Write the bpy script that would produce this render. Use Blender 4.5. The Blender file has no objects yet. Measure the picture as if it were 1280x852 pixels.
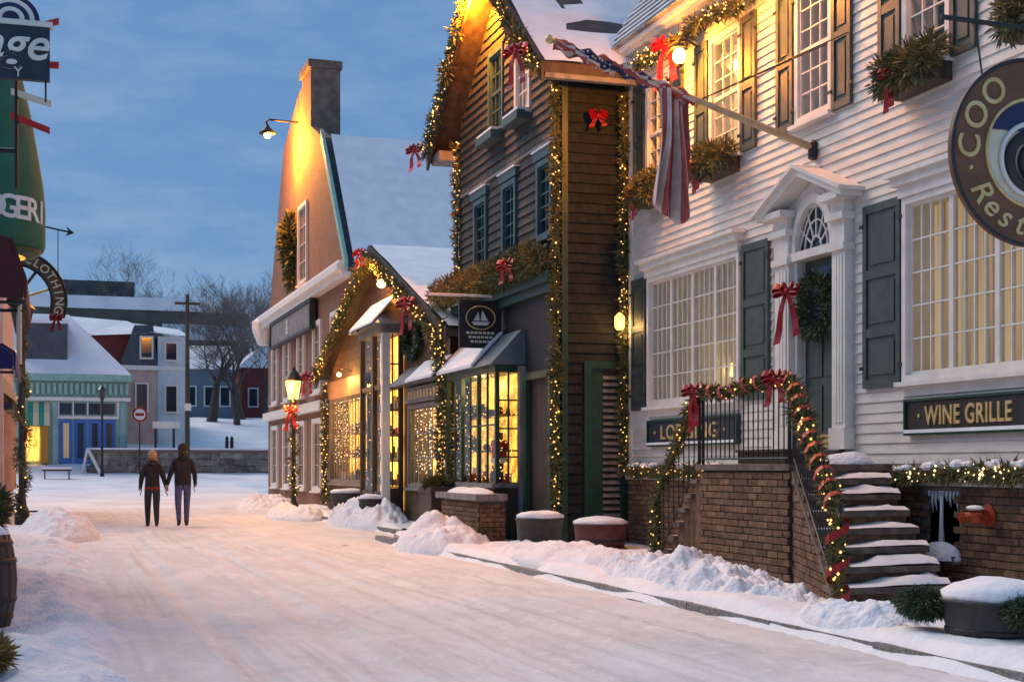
import bpy, bmesh, math, random
from mathutils import Vector, Matrix, Euler, noise
R = math.radians
random.seed(7)
C = bpy.context.scene.collection
sc = bpy.context.scene

# ------------------------------------------------------------------ camera
cam = bpy.data.cameras.new('camera'); cam.lens = 50; cam.sensor_width = 36
cam.shift_y = 0.1219; cam.clip_end = 3000; cam.clip_start = 0.1
co = bpy.data.objects.new('camera', cam); C.objects.link(co)
co.location = (0, 0, 1.35); co.rotation_euler = (R(90), 0, R(-18)); sc.camera = co

# ------------------------------------------------------------------ dusk sky
SUN_EL, SUN_AZ = 46.0, -38.0         # the last glow: azimuth from +Y towards +X
w = bpy.data.worlds.new('World'); sc.world = w; w.use_nodes = True
nt = w.node_tree; nt.nodes.clear()
out = nt.nodes.new('ShaderNodeOutputWorld'); bg = nt.nodes.new('ShaderNodeBackground')
sky = nt.nodes.new('ShaderNodeTexSky'); sky.sky_type = 'NISHITA'; sky.sun_disc = False
sky.sun_elevation = R(SUN_EL); sky.sun_rotation = R(SUN_AZ); sky.ozone_density = 3.0
sky.air_density = 1.0; sky.dust_density = 0.6
tc = nt.nodes.new('ShaderNodeTexCoord'); mp = nt.nodes.new('ShaderNodeMapping')
mp.inputs['Scale'].default_value = (1.0, 1.0, 3.2)
nz = nt.nodes.new('ShaderNodeTexNoise'); nz.inputs['Scale'].default_value = 6.0
nz.inputs['Detail'].default_value = 9; nz.inputs['Roughness'].default_value = .62
cr = nt.nodes.new('ShaderNodeValToRGB')
cr.color_ramp.elements[0].position = .42; cr.color_ramp.elements[0].color = (.132, .285, .545, 1)
cr.color_ramp.elements[1].position = .60; cr.color_ramp.elements[1].color = (.215, .365, .605, 1)
mx = nt.nodes.new('ShaderNodeMix'); mx.data_type = 'RGBA'; mx.blend_type = 'MIX'
SKY_MIX, SKY_ST = .90, 1.0
mx.inputs['Factor'].default_value = SKY_MIX          # cloud veil over the clear sky
ml = nt.nodes.new('ShaderNodeVectorMath'); ml.operation = 'SCALE'; ml.inputs['Scale'].default_value = .10
nt.links.new(tc.outputs['Generated'], mp.inputs['Vector']); nt.links.new(mp.outputs[0], nz.inputs['Vector'])
nt.links.new(nz.outputs['Fac'], cr.inputs['Fac']); nt.links.new(sky.outputs[0], ml.inputs[0])
nt.links.new(ml.outputs[0], mx.inputs['A']); nt.links.new(cr.outputs[0], mx.inputs['B'])
nt.links.new(mx.outputs['Result'], bg.inputs['Color']); bg.inputs['Strength'].default_value = SKY_ST
nt.links.new(bg.outputs[0], out.inputs[0])

sun = bpy.data.lights.new('sun', 'SUN'); sun.energy = 2.0; sun.angle = R(42); sun.color = (1.0, .85, .735)
so = bpy.data.objects.new('sun', sun); C.objects.link(so); so.location = (-10, 10, 40)
_d = Vector((math.sin(R(SUN_AZ)) * math.cos(R(SUN_EL)), math.cos(R(SUN_AZ)) * math.cos(R(SUN_EL)), math.sin(R(SUN_EL))))
so.rotation_euler = (-_d).to_track_quat('-Z', 'Y').to_euler()
sc.view_settings.view_transform = 'Standard'; sc.view_settings.look = 'None'
sc.view_settings.gamma = 1; sc.view_settings.use_curve_mapping = False; sc.view_settings.exposure = 0.0
sc.cycles.use_denoising = True
sc.cycles.max_bounces = 6; sc.cycles.diffuse_bounces = 3; sc.cycles.glossy_bounces = 3
sc.cycles.transparent_max_bounces = 12; sc.cycles.sample_clamp_indirect = 3.0; sc.cycles.sample_clamp_direct = 0
sc.cycles.caustics_reflective = False; sc.cycles.caustics_refractive = False

# ------------------------------------------------------------------ materials
M = {}
def pm(name, c1, c2=None, scale=4.0, rough=.7, bump=0.0, bscale=None, metal=0.0, rnd=0.0, stretch=(1, 1, 1), detail=5, lo=.35, hi=.65, spec=.5, c3=None, c3s=.6):
    m = bpy.data.materials.new(name); m.use_nodes = True; n = m.node_tree; b = n.nodes['Principled BSDF']
    b.inputs['Roughness'].default_value = rough; b.inputs['Metallic'].default_value = metal
    b.inputs['Specular IOR Level'].default_value = spec
    g = n.nodes.new('ShaderNodeNewGeometry'); mpn = n.nodes.new('ShaderNodeMapping'); mpn.inputs['Scale'].default_value = stretch
    n.links.new(g.outputs['Position'], mpn.inputs['Vector'])
    col = None
    if c2:
        t = n.nodes.new('ShaderNodeTexNoise'); t.inputs['Scale'].default_value = scale; t.inputs['Detail'].default_value = detail
        n.links.new(mpn.outputs[0], t.inputs['Vector'])
        r = n.nodes.new('ShaderNodeValToRGB'); r.color_ramp.elements[0].position = lo; r.color_ramp.elements[1].position = hi
        r.color_ramp.elements[0].color = (*c1, 1); r.color_ramp.elements[1].color = (*c2, 1)
        n.links.new(t.outputs['Fac'], r.inputs['Fac']); col = r.outputs[0]
        if c3:
            t2 = n.nodes.new('ShaderNodeTexNoise'); t2.inputs['Scale'].default_value = scale * .23; t2.inputs['Detail'].default_value = 6
            n.links.new(mpn.outputs[0], t2.inputs['Vector'])
            r2 = n.nodes.new('ShaderNodeMapRange'); r2.inputs['From Min'].default_value = .48; r2.inputs['From Max'].default_value = .72; r2.inputs['To Max'].default_value = c3s
            n.links.new(t2.outputs['Fac'], r2.inputs['Value'])
            mxx = n.nodes.new('ShaderNodeMix'); mxx.data_type = 'RGBA'; n.links.new(r2.outputs[0], mxx.inputs['Factor'])
            n.links.new(col, mxx.inputs['A']); mxx.inputs['B'].default_value = (*c3, 1); col = mxx.outputs['Result']
    if rnd:
        oi = n.nodes.new('ShaderNodeObjectInfo'); hs = n.nodes.new('ShaderNodeHueSaturation')
        mr = n.nodes.new('ShaderNodeMapRange'); mr.inputs['To Min'].default_value = 1 - rnd; mr.inputs['To Max'].default_value = 1 + rnd
        n.links.new(oi.outputs['Random'], mr.inputs['Value']); n.links.new(mr.outputs[0], hs.inputs['Value'])
        if col: n.links.new(col, hs.inputs['Color'])
        else: hs.inputs['Color'].default_value = (*c1, 1)
        col = hs.outputs[0]
    if col: n.links.new(col, b.inputs['Base Color'])
    else: b.inputs['Base Color'].default_value = (*c1, 1)
    if bump:
        t3 = n.nodes.new('ShaderNodeTexNoise'); t3.inputs['Scale'].default_value = bscale or scale * 3; t3.inputs['Detail'].default_value = 6
        n.links.new(mpn.outputs[0], t3.inputs['Vector'])
        bp = n.nodes.new('ShaderNodeBump'); bp.inputs['Strength'].default_value = bump; bp.inputs['Distance'].default_value = .03
        n.links.new(t3.outputs['Fac'], bp.inputs['Height']); n.links.new(bp.outputs[0], b.inputs['Normal'])
    M[name] = m; return m
def em(name, c, s, c2=None, scale=6, stretch=(1, 1, 1), lo=.4, hi=.62):
    m = bpy.data.materials.new(name); m.use_nodes = True; n = m.node_tree; b = n.nodes['Principled BSDF']
    b.inputs['Base Color'].default_value = (*[x * .5 for x in c], 1); b.inputs['Emission Strength'].default_value = s
    b.inputs['Emission Color'].default_value = (*c, 1)
    if c2:
        g = n.nodes.new('ShaderNodeNewGeometry'); mpn = n.nodes.new('ShaderNodeMapping'); mpn.inputs['Scale'].default_value = stretch
        n.links.new(g.outputs['Position'], mpn.inputs['Vector'])
        t = n.nodes.new('ShaderNodeTexNoise'); t.inputs['Scale'].default_value = scale; t.inputs['Detail'].default_value = 4
        n.links.new(mpn.outputs[0], t.inputs['Vector'])
        r = n.nodes.new('ShaderNodeValToRGB'); r.color_ramp.elements[0].position = lo; r.color_ramp.elements[1].position = hi
        r.color_ramp.elements[0].color = (*c2, 1); r.color_ramp.elements[1].color = (*c, 1)
        n.links.new(t.outputs['Fac'], r.inputs['Fac']); n.links.new(r.outputs[0], b.inputs['Emission Color'])
    M[name] = m; return m

def add_bricktex(name, c1, c2, mortar, bw, rh, ms, amount=.85, bump=.4):
    m = M[name]; n = m.node_tree; b = n.nodes['Principled BSDF']; g = n.nodes.new('ShaderNodeNewGeometry')
    sx = n.nodes.new('ShaderNodeSeparateXYZ'); n.links.new(g.outputs['Position'], sx.inputs[0])
    ad = n.nodes.new('ShaderNodeMath'); n.links.new(sx.outputs['X'], ad.inputs[0]); n.links.new(sx.outputs['Y'], ad.inputs[1])
    cx_ = n.nodes.new('ShaderNodeCombineXYZ'); n.links.new(ad.outputs[0], cx_.inputs['X']); n.links.new(sx.outputs['Z'], cx_.inputs['Y'])
    bt = n.nodes.new('ShaderNodeTexBrick'); n.links.new(cx_.outputs[0], bt.inputs['Vector']); bt.inputs['Scale'].default_value = 1
    bt.inputs['Brick Width'].default_value = bw; bt.inputs['Row Height'].default_value = rh; bt.inputs['Mortar Size'].default_value = ms
    bt.inputs['Color1'].default_value = (*c1, 1); bt.inputs['Color2'].default_value = (*c2, 1); bt.inputs['Mortar'].default_value = (*mortar, 1)
    old = b.inputs['Base Color'].links[0].from_socket; mx_ = n.nodes.new('ShaderNodeMix'); mx_.data_type = 'RGBA'; mx_.inputs['Factor'].default_value = amount
    n.links.new(old, mx_.inputs['A']); n.links.new(bt.outputs['Color'], mx_.inputs['B']); n.links.new(mx_.outputs['Result'], b.inputs['Base Color'])
def add_streaks(name, col, stretch, scale, lo, hi, amt):
    m = M[name]; n = m.node_tree; b = n.nodes['Principled BSDF']; g = n.nodes.new('ShaderNodeNewGeometry'); mpn = n.nodes.new('ShaderNodeMapping'); mpn.inputs['Scale'].default_value = stretch
    n.links.new(g.outputs['Position'], mpn.inputs['Vector']); t = n.nodes.new('ShaderNodeTexNoise'); t.inputs['Scale'].default_value = scale; t.inputs['Detail'].default_value = 7
    n.links.new(mpn.outputs[0], t.inputs['Vector']); r = n.nodes.new('ShaderNodeMapRange'); r.inputs['From Min'].default_value = lo; r.inputs['From Max'].default_value = hi; r.inputs['To Max'].default_value = amt
    n.links.new(t.outputs['Fac'], r.inputs['Value']); old = b.inputs['Base Color'].links[0].from_socket; mx_ = n.nodes.new('ShaderNodeMix'); mx_.data_type = 'RGBA'
    n.links.new(r.outputs[0], mx_.inputs['Factor']); n.links.new(old, mx_.inputs['A']); mx_.inputs['B'].default_value = (*col, 1); n.links.new(mx_.outputs['Result'], b.inputs['Base Color'])
pm('snow', (.80, .81, .84), (.90, .90, .91), 2.5, .75, .5, 14, spec=.25)
pm('snow_lump', (.78, .79, .83), (.90, .90, .92), 6, .75, .8, 26, spec=.25)
pm('road_snow', (.66, .65, .635), (.79, .78, .765), 1.4, .65, .35, 16, stretch=(1.3, .5, 1), c3=(.56, .535, .51), c3s=.4, spec=.3)
add_streaks('road_snow', (.50, .47, .44), (4.5, .10, 1), 1.6, .52, .72, .55)
add_streaks('road_snow', (.86, .85, .84), (1, .6, 1), 9, .56, .66, .45)
add_streaks('road_snow', (.44, .40, .37), (2.5, 1.2, 1), 13, .64, .72, .5)
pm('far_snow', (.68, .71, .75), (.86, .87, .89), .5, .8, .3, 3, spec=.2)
pm('granite', (.16, .15, .15), (.30, .29, .28), 20, .8, .4, 60, rnd=.2)
pm('white_paint', (.64, .60, .54), (.76, .72, .65), 3, .55, .12, 30, rnd=.06, stretch=(1, 1, 3), c3=(.50, .46, .40), c3s=.35)
pm('trim_white', (.70, .665, .60), (.80, .765, .70), 5, .5, .06, 30)
pm('shutter', (.040, .062, .055), (.062, .088, .078), 6, .5, .08, 40)
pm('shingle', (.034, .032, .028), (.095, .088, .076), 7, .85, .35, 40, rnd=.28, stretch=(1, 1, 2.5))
pm('dimmed_shingle', (.009, .011, .011), (.026, .029, .029), 7, .9, .35, 40, rnd=.3, stretch=(1, 1, 2.5))  # side wall copy of shingle, colour dimmed and blued to offset orange lamp glow
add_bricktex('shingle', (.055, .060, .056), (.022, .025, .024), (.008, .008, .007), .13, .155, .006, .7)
add_bricktex('dimmed_shingle', (.022, .027, .027), (.009, .011, .011), (.005, .005, .005), .13, .155, .006, .7)
pm('teal_trim', (.035, .085, .095), (.055, .12, .125), 6, .55, .1)
pm('green_door', (.010, .045, .030), (.018, .07, .05), 6, .45, .1)
pm('dark_wood', (.030, .020, .014), (.075, .050, .033), 7, .6, .25, 30, stretch=(1, 1, .3))
pm('barn_wood', (.060, .032, .018), (.13, .075, .04), 6, .7, .3, 40, rnd=.2)
pm('grey_wood', (.16, .15, .14), (.28, .26, .24), 8, .75, .2, 30, stretch=(1, 1, .25))
pm('brick', (.095, .052, .030), (.20, .108, .060), 14, .85, .4, 60, rnd=.35)
pm('mortar', (.19, .165, .14), (.28, .25, .215), 20, .9, .4, 60)
pm('pink_brick', (.17, .070, .034), (.25, .108, .054), 3, .85, .3, 20, c3=(.34, .18, .10), c3s=.5)
add_bricktex('pink_brick', (.25, .10, .048), (.15, .060, .030), (.22, .16, .115), .23, .078, .010, .6)
pm('chimney_brick', (.12, .085, .065), (.22, .16, .12), 4, .9, .4, 14)
pm('stone', (.12, .115, .105), (.26, .25, .22), 3, .9, .5, 12, rnd=.3)
pm('step_stone', (.085, .062, .048), (.18, .135, .105), 8, .85, .3, 40)
pm('iron', (.012, .012, .013), None, rough=.45)
pm('black_paint', (.014, .013, .013), (.03, .027, .025), 9, .5, .08)
pm('gold', (.62, .42, .16), (.75, .55, .25), 12, .4, 0, metal=.3)
pm('cream', (.66, .58, .42), (.74, .66, .50), 8, .55)
pm('sign_brown', (.13, .052, .020), (.19, .082, .032), 5, .5, .08)
pm('navy', (.012, .018, .06), (.02, .03, .10), 10, .7)
pm('sign_navy', (.012, .022, .035), (.02, .035, .055), 8, .5)
pm('red_ribbon', (.26, .004, .010), (.42, .010, .016), 14, .42, .1)
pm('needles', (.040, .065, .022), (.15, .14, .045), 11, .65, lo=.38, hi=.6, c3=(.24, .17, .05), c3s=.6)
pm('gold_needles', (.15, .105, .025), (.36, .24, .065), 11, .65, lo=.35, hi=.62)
pm('boxwood', (.025, .055, .025), (.075, .115, .045), 9, .65)
pm('awning_green', (.008, .10, .052), (.014, .14, .075), 3, .7, .1)
pm('awning_red', (.055, .008, .010), (.085, .012, .014), 3, .75, .1)
pm('awning_blue', (.012, .016, .12), (.02, .026, .18), 3, .75, .1)
pm('slate_roof', (.10, .11, .13), (.30, .32, .36), 3, .7, .3, 12, rnd=.1, stretch=(1, 1, 1), lo=.4, hi=.6)
pm('metal_roof', (.10, .15, .19), (.16, .22, .27), 4, .4, .1, metal=.4)
pm('bark', (.045, .036, .030), (.09, .075, .065), 9, .9, .4)
pm('twig', (.12, .098, .088), (.19, .16, .145), 3, .9)
pm('skin', (.45, .27, .19), None, rough=.6)
pm('black_cloth', (.010, .009, .010), (.022, .020, .022), 12, .85, .2)
pm('red_cloth', (.30, .02, .015), None, rough=.8)
pm('dark_jeans', (.018, .016, .022), (.03, .027, .035), 20, .85, .2)
pm('blue_jeans', (.055, .062, .15), (.10, .11, .22), 20, .85, .2)
pm('hair_blond', (.30, .18, .07), (.46, .30, .13), 30, .5, .3, 60)
pm('boot', (.02, .014, .010), None, rough=.5)
pm('flag_red', (.30, .060, .050), (.42, .10, .085), 9, .8, .2)
pm('flag_white', (.52, .44, .40), (.64, .56, .51), 9, .8, .2)
pm('oak', (.16, .085, .04), (.26, .15, .075), 8, .6, .25, 40, stretch=(1, 1, .2))
pm('pole_wood', (.42, .33, .20), (.55, .44, .28), 9, .45)
pm('tub_black', (.022, .021, .022), (.045, .042, .042), 9, .6, .1)
pm('tub_red', (.075, .020, .022), (.12, .035, .035), 9, .6, .1)
pm('copper_red', (.40, .055, .022), (.50, .09, .035), 9, .4, metal=.2)
pm('curtain', (.42, .38, .32), (.60, .55, .47), 1.0, .9, .3, 8, stretch=(9, 9, .3))
pm('dark_room', (.018, .020, .022), (.045, .047, .05), 2, .8)
pm('seafoam', (0.22, 0.42, 0.36), (0.3, 0.5, 0.43), 4, .6, .1)
pm('far_white', (0.55, 0.6, 0.62), (0.66, 0.7, 0.72), 2, .7)
pm('far_teal', (0.24, 0.42, 0.44), (0.32, 0.5, 0.52), 2, .7)
pm('far_blue', (0.035, 0.14, 0.44), (0.05, 0.18, 0.52), 2, .6)
pm('far_red', (.14, .022, .022), (.19, .035, .032), 2, .7)
pm('far_pink', (0.48, 0.34, 0.29), (0.58, 0.44, 0.38), 2, .8)
pm('far_slate', (.045, .058, .07), (.085, .10, .115), 1.2, .8)
pm('far_olive', (.055, .066, .062), (.10, .11, .10), .7, .85)
pm('far_glass', (.02, .03, .04), None, rough=.1)
pm('far_bluehouse', (.11, .15, .19), (.15, .19, .23), 1, .7)
pm('awning_orange', (.55, .24, .03), None, rough=.7)
pm('awning_jade', (.03, .28, .18), None, rough=.7)
pm('awning_cream', (.62, .55, .36), None, rough=.7)
pm('ice', (.72, .78, .86), None, rough=.25)
pm('santa_red', (.5, .015, .015), None, rough=.7)
em('bulb', (1.0, .53, .14), 2.6)
em('bulb_white', (1.0, .70, .36), 2.6)
em('lamp_glow', (1.0, .60, .20), 7)
em('lamp_soft', (1.0, .50, .12), 3.2)
em('lit_shop', (1.0, .50, .07), 3.0, (.42, .15, .022), 5, (1, 1, .35))
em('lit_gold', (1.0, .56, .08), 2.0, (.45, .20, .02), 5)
em('lit_curtain', (.85, .56, .27), .52, (.16, .095, .05), 1.1, (7, 7, .25))
em('lit_dim', (.65, .47, .28), .40, (.17, .12, .08), 1.1, (7, 7, .25))
em('lit_up', (1.0, .72, .30), .95, (.75, .42, .11), 1.5, (4, 4, .4))
em('lampshade', (1.0, .72, .22), 3.0)
def glass():
    m = bpy.data.materials.new('glass'); m.use_nodes = True; n = m.node_tree; n.nodes.clear()
    o = n.nodes.new('ShaderNodeOutputMaterial'); mix = n.nodes.new('ShaderNodeMixShader')
    tr = n.nodes.new('ShaderNodeBsdfTransparent'); gl = n.nodes.new('ShaderNodeBsdfGlossy'); gl.inputs['Roughness'].default_value = .04
    tr.inputs['Color'].default_value = (.92, .93, .92, 1)
    lw = n.nodes.new('ShaderNodeLayerWeight'); lw.inputs['Blend'].default_value = .5
    pw = n.nodes.new('ShaderNodeMath'); pw.operation = 'POWER'; pw.inputs[1].default_value = 4.0
    fr = n.nodes.new('ShaderNodeMath'); fr.operation = 'MULTIPLY_ADD'; fr.inputs[1].default_value = .22; fr.inputs[2].default_value = .035
    n.links.new(lw.outputs['Facing'], pw.inputs[0]); n.links.new(pw.outputs[0], fr.inputs[0])
    t = n.nodes.new('ShaderNodeTexNoise'); g = n.nodes.new('ShaderNodeNewGeometry'); t.inputs['Scale'].default_value = 2.5
    bp = n.nodes.new('ShaderNodeBump'); bp.inputs['Strength'].default_value = .35; bp.inputs['Distance'].default_value = .03
    n.links.new(g.outputs['Position'], t.inputs['Vector']); n.links.new(t.outputs['Fac'], bp.inputs['Height'])
    n.links.new(bp.outputs[0], gl.inputs['Normal'])
    n.links.new(fr.outputs[0], mix.inputs[0]); n.links.new(tr.outputs[0], mix.inputs[1]); n.links.new(gl.outputs[0], mix.inputs[2])
    n.links.new(mix.outputs[0], o.inputs[0]); M['glass'] = m
glass()

# ------------------------------------------------------------------ mesh helpers
WO = {}            # world origin of every object that parents something
class MB:
    def __init__(s): s.v = []; s.f = []; s.mi = []
    def poly(s, pts, mi=0):
        b = len(s.v); s.v += [tuple(p) for p in pts]; s.f.append(tuple(range(b, b + len(pts)))); s.mi.append(mi)
    def box(s, x0, x1, y0, y1, z0, z1, mi=0):
        b = len(s.v)
        s.v += [(x0, y0, z0), (x1, y0, z0), (x1, y1, z0), (x0, y1, z0), (x0, y0, z1), (x1, y0, z1), (x1, y1, z1), (x0, y1, z1)]
        for q in ((0, 3, 2, 1), (4, 5, 6, 7), (0, 1, 5, 4), (1, 2, 6, 5), (2, 3, 7, 6), (3, 0, 4, 7)):
            s.f.append(tuple(b + i for i in q)); s.mi.append(mi)
        return s
    def ab(s, ax, P, a0, a1, z0, z1, n0, n1, mi=0):       # box on a facade: a along it, n out of it
        if ax == 'x': s.box(P - n1, P - n0, a0, a1, z0, z1, mi)
        else: s.box(a0, a1, P - n1, P - n0, z0, z1, mi)
        return s
    def prism(s, prof, fn, h0, h1, mi=0):                  # profile (u,v), fn(u,v,h) -> point
        b = len(s.v); k = len(prof)
        s.v += [tuple(fn(u, v, h0)) for u, v in prof] + [tuple(fn(u, v, h1)) for u, v in prof]
        s.f.append(tuple(range(b, b + k))); s.f.append(tuple(range(b + 2 * k - 1, b + k - 1, -1))); s.mi += [mi, mi]
        for i in range(k):
            j = (i + 1) % k; s.f.append((b + i, b + k + i, b + k + j, b + j)); s.mi.append(mi)
        return s
    def tube(s, pts, r, n=8, mi=0, cap=True):
        pts = [Vector(p) for p in pts]; k = len(pts); rr = r if isinstance(r, (list, tuple)) else [r] * k
        b = len(s.v); ref = None
        for i, p in enumerate(pts):
            t = (pts[min(i + 1, k - 1)] - pts[max(i - 1, 0)])
            t = t.normalized() if t.length > 1e-9 else Vector((0, 0, 1))
            if ref is None: ref = Vector((1, 0, 0)) if abs(t.x) < .8 else Vector((0, 1, 0))
            u = (ref - t * ref.dot(t)).normalized(); ref = u; q = t.cross(u)
            for j in range(n):
                a = 2 * math.pi * j / n; s.v.append(tuple(p + (u * math.cos(a) + q * math.sin(a)) * rr[i]))
        for i in range(k - 1):
            for j in range(n):
                j2 = (j + 1) % n; s.f.append((b + i * n + j, b + i * n + j2, b + (i + 1) * n + j2, b + (i + 1) * n + j)); s.mi.append(mi)
        if cap:
            s.f.append(tuple(b + j for j in range(n - 1, -1, -1))); s.f.append(tuple(b + (k - 1) * n + j for j in range(n))); s.mi += [mi, mi]
        return s
    def lathe(s, c, prof, n=20, mi=0, sq=(1, 1)):          # prof: (radius, z)
        b = len(s.v); k = len(prof)
        for r, z in prof:
            for j in range(n):
                a = 2 * math.pi * j / n; s.v.append((c[0] + r * sq[0] * math.cos(a), c[1] + r * sq[1] * math.sin(a), c[2] + z))
        for i in range(k - 1):
            for j in range(n):
                j2 = (j + 1) % n; s.f.append((b + i * n + j, b + i * n + j2, b + (i + 1) * n + j2, b + (i + 1) * n + j)); s.mi.append(mi)
        s.f.append(tuple(b + j for j in range(n - 1, -1, -1))); s.f.append(tuple(b + (k - 1) * n + j for j in range(n))); s.mi += [mi, mi]
        return s
    def octa(s, p, r, mi=0):
        b = len(s.v); x, y, z = p
        s.v += [(x + r, y, z), (x - r, y, z), (x, y + r, z), (x, y - r, z), (x, y, z + r), (x, y, z - r)]
        for q in ((0, 2, 4), (2, 1, 4), (1, 3, 4), (3, 0, 4), (2, 0, 5), (1, 2, 5), (3, 1, 5), (0, 3, 5)):
            s.f.append(tuple(b + i for i in q)); s.mi.append(mi)
    def ball(s, p, r, n=10, mi=0, sq=(1, 1, 1)):
        prof = [(max(.001, math.sin(math.pi * i / n)) * r, -math.cos(math.pi * i / n) * r * sq[2]) for i in range(n + 1)]
        return s.lathe(p, prof, n + 2, mi, sq[:2])
    def addmesh(s, me, mat, mi=0):
        b = len(s.v); s.v += [tuple(mat @ v.co) for v in me.vertices]
        for p in me.polygons: s.f.append(tuple(b + i for i in p.vertices)); s.mi.append(mi)
    def sprig(s, p, d, L, wd, mi=0):
        d = d.normalized(); u = d.cross(Vector((random.gauss(0, 1), random.gauss(0, 1), random.gauss(0, 1))))
        if u.length < 1e-6: return
        u = u.normalized() * wd; b = len(s.v)
        q = p + d * L * .55; t = p + d * L
        s.v += [tuple(p), tuple(q + u), tuple(t), tuple(q - u)]; s.f.append((b, b + 1, b + 2, b + 3)); s.mi.append(mi)
    def mesh(s, name, mats, smooth=False):
        me = bpy.data.meshes.new(name); me.from_pydata(s.v, [], s.f)
        for m in (mats if isinstance(mats, (list, tuple)) else [mats]): me.materials.append(M[m])
        me.polygons.foreach_set('material_index', s.mi)
        if smooth: me.polygons.foreach_set('use_smooth', [True] * len(me.polygons))
        me.update(); return me
    def build(s, name, mats, parent=None, smooth=False, **k):
        return link(name, s.mesh(name, mats, smooth), parent, **k)

def link(name, me, parent=None, loc=(0, 0, 0), rz=0, scale=(1, 1, 1), label=None, cat=None, group=None, kind=None, rot=None):
    o = bpy.data.objects.new(name, me); C.objects.link(o)
    loc = Vector(loc); WO[o] = loc.copy()
    if parent is not None:
        o.parent = parent; o.location = loc - WO[parent]
    else: o.location = loc
    o.rotation_euler = rot if rot else (0, 0, rz); o.scale = scale
    tag(o, label, cat, group, kind); return o
def tag(o, label=None, cat=None, group=None, kind=None):
    if label: o['label'] = label
    if cat: o['category'] = cat
    if group: o['group'] = group
    if kind: o['kind'] = kind
    return o
def thing(name, loc, label, cat, group=None):
    return link(name, None, None, loc, label=label, cat=cat, group=group)
def fit(o):                                       # bring the origin of a one-mesh thing to its base
    me = o.data; xs = [v.co for v in me.vertices]
    c = Vector(((min(v.x for v in xs) + max(v.x for v in xs)) / 2, (min(v.y for v in xs) + max(v.y for v in xs)) / 2, min(v.z for v in xs)))
    me.transform(Matrix.Translation(-c)); o.location = o.location + c; WO[o] = o.location.copy(); return o

def ub(name, mat):                                 # unit box centred on the origin, shared
    m = MB().box(-.5, .5, -.5, .5, -.5, .5); return m.mesh(name, mat)
def piece(name, me, parent, c, dims, rz=0):
    return link(name, me, parent, c, rz, dims)
def fdims(ax, t, a, z): return (t, a, z) if ax == 'x' else (a, t, z)
def fpos(ax, P, a, z, n): return (P - n, a, z) if ax == 'x' else (a, P - n, z)

def wall_cells(mb, ax, P, a0, a1, z0, z1, holes, n0, n1):
    zs = sorted({z0, z1, *[h[2] for h in holes], *[h[3] for h in holes]}); zs = [z for z in zs if z0 <= z <= z1]
    for i in range(len(zs) - 1):
        zl, zh = zs[i], zs[i + 1]; zm = (zl + zh) / 2
        iv = sorted([(h[0], h[1]) for h in holes if h[2] < zm < h[3]]); cur = a0
        for s, e in iv:
            if s > cur: mb.ab(ax, P, cur, s, zl, zh, n0, n1)
            cur = max(cur, e)
        if cur < a1: mb.ab(ax, P, cur, a1, zl, zh, n0, n1)

def board_mesh(ax, mat, pitch, th):
    m = MB(); prof = [(0, -.5), (th, -.5), (th * .35, .62), (0, .62)]
    if ax == 'x': m.prism(prof, lambda u, v, h: (-u, h, v * pitch), -.5, .5)
    else: m.prism(prof, lambda u, v, h: (h, -u, v * pitch), -.5, .5)
    return m.mesh('clapboard', mat)
def boards(parent, ax, P, z0, z1, pitch, lim, holes, mat, th=.024, name='clapboard'):
    me = board_mesh(ax, mat, pitch, th); n = int((z1 - z0) / pitch)
    for i in range(n):
        zc = z0 + (i + .5) * pitch; a0, a1 = lim(zc); cur = a0
        iv = sorted([(h[0], h[1]) for h in holes if h[2] + .01 < zc < h[3] - .01])
        segs = []
        for s, e in iv:
            if s > cur + .03: segs.append((cur, s))
            cur = max(cur, e)
        if cur < a1 - .03: segs.append((cur, a1))
        for s, e in segs:
            L = e - s; sca = (1, L, 1) if ax == 'x' else (L, 1, 1)
            c = fpos(ax, P, (s + e) / 2, zc + random.uniform(-.004, .004), 0)
            link(name, me, parent, c, 0, sca)

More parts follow.
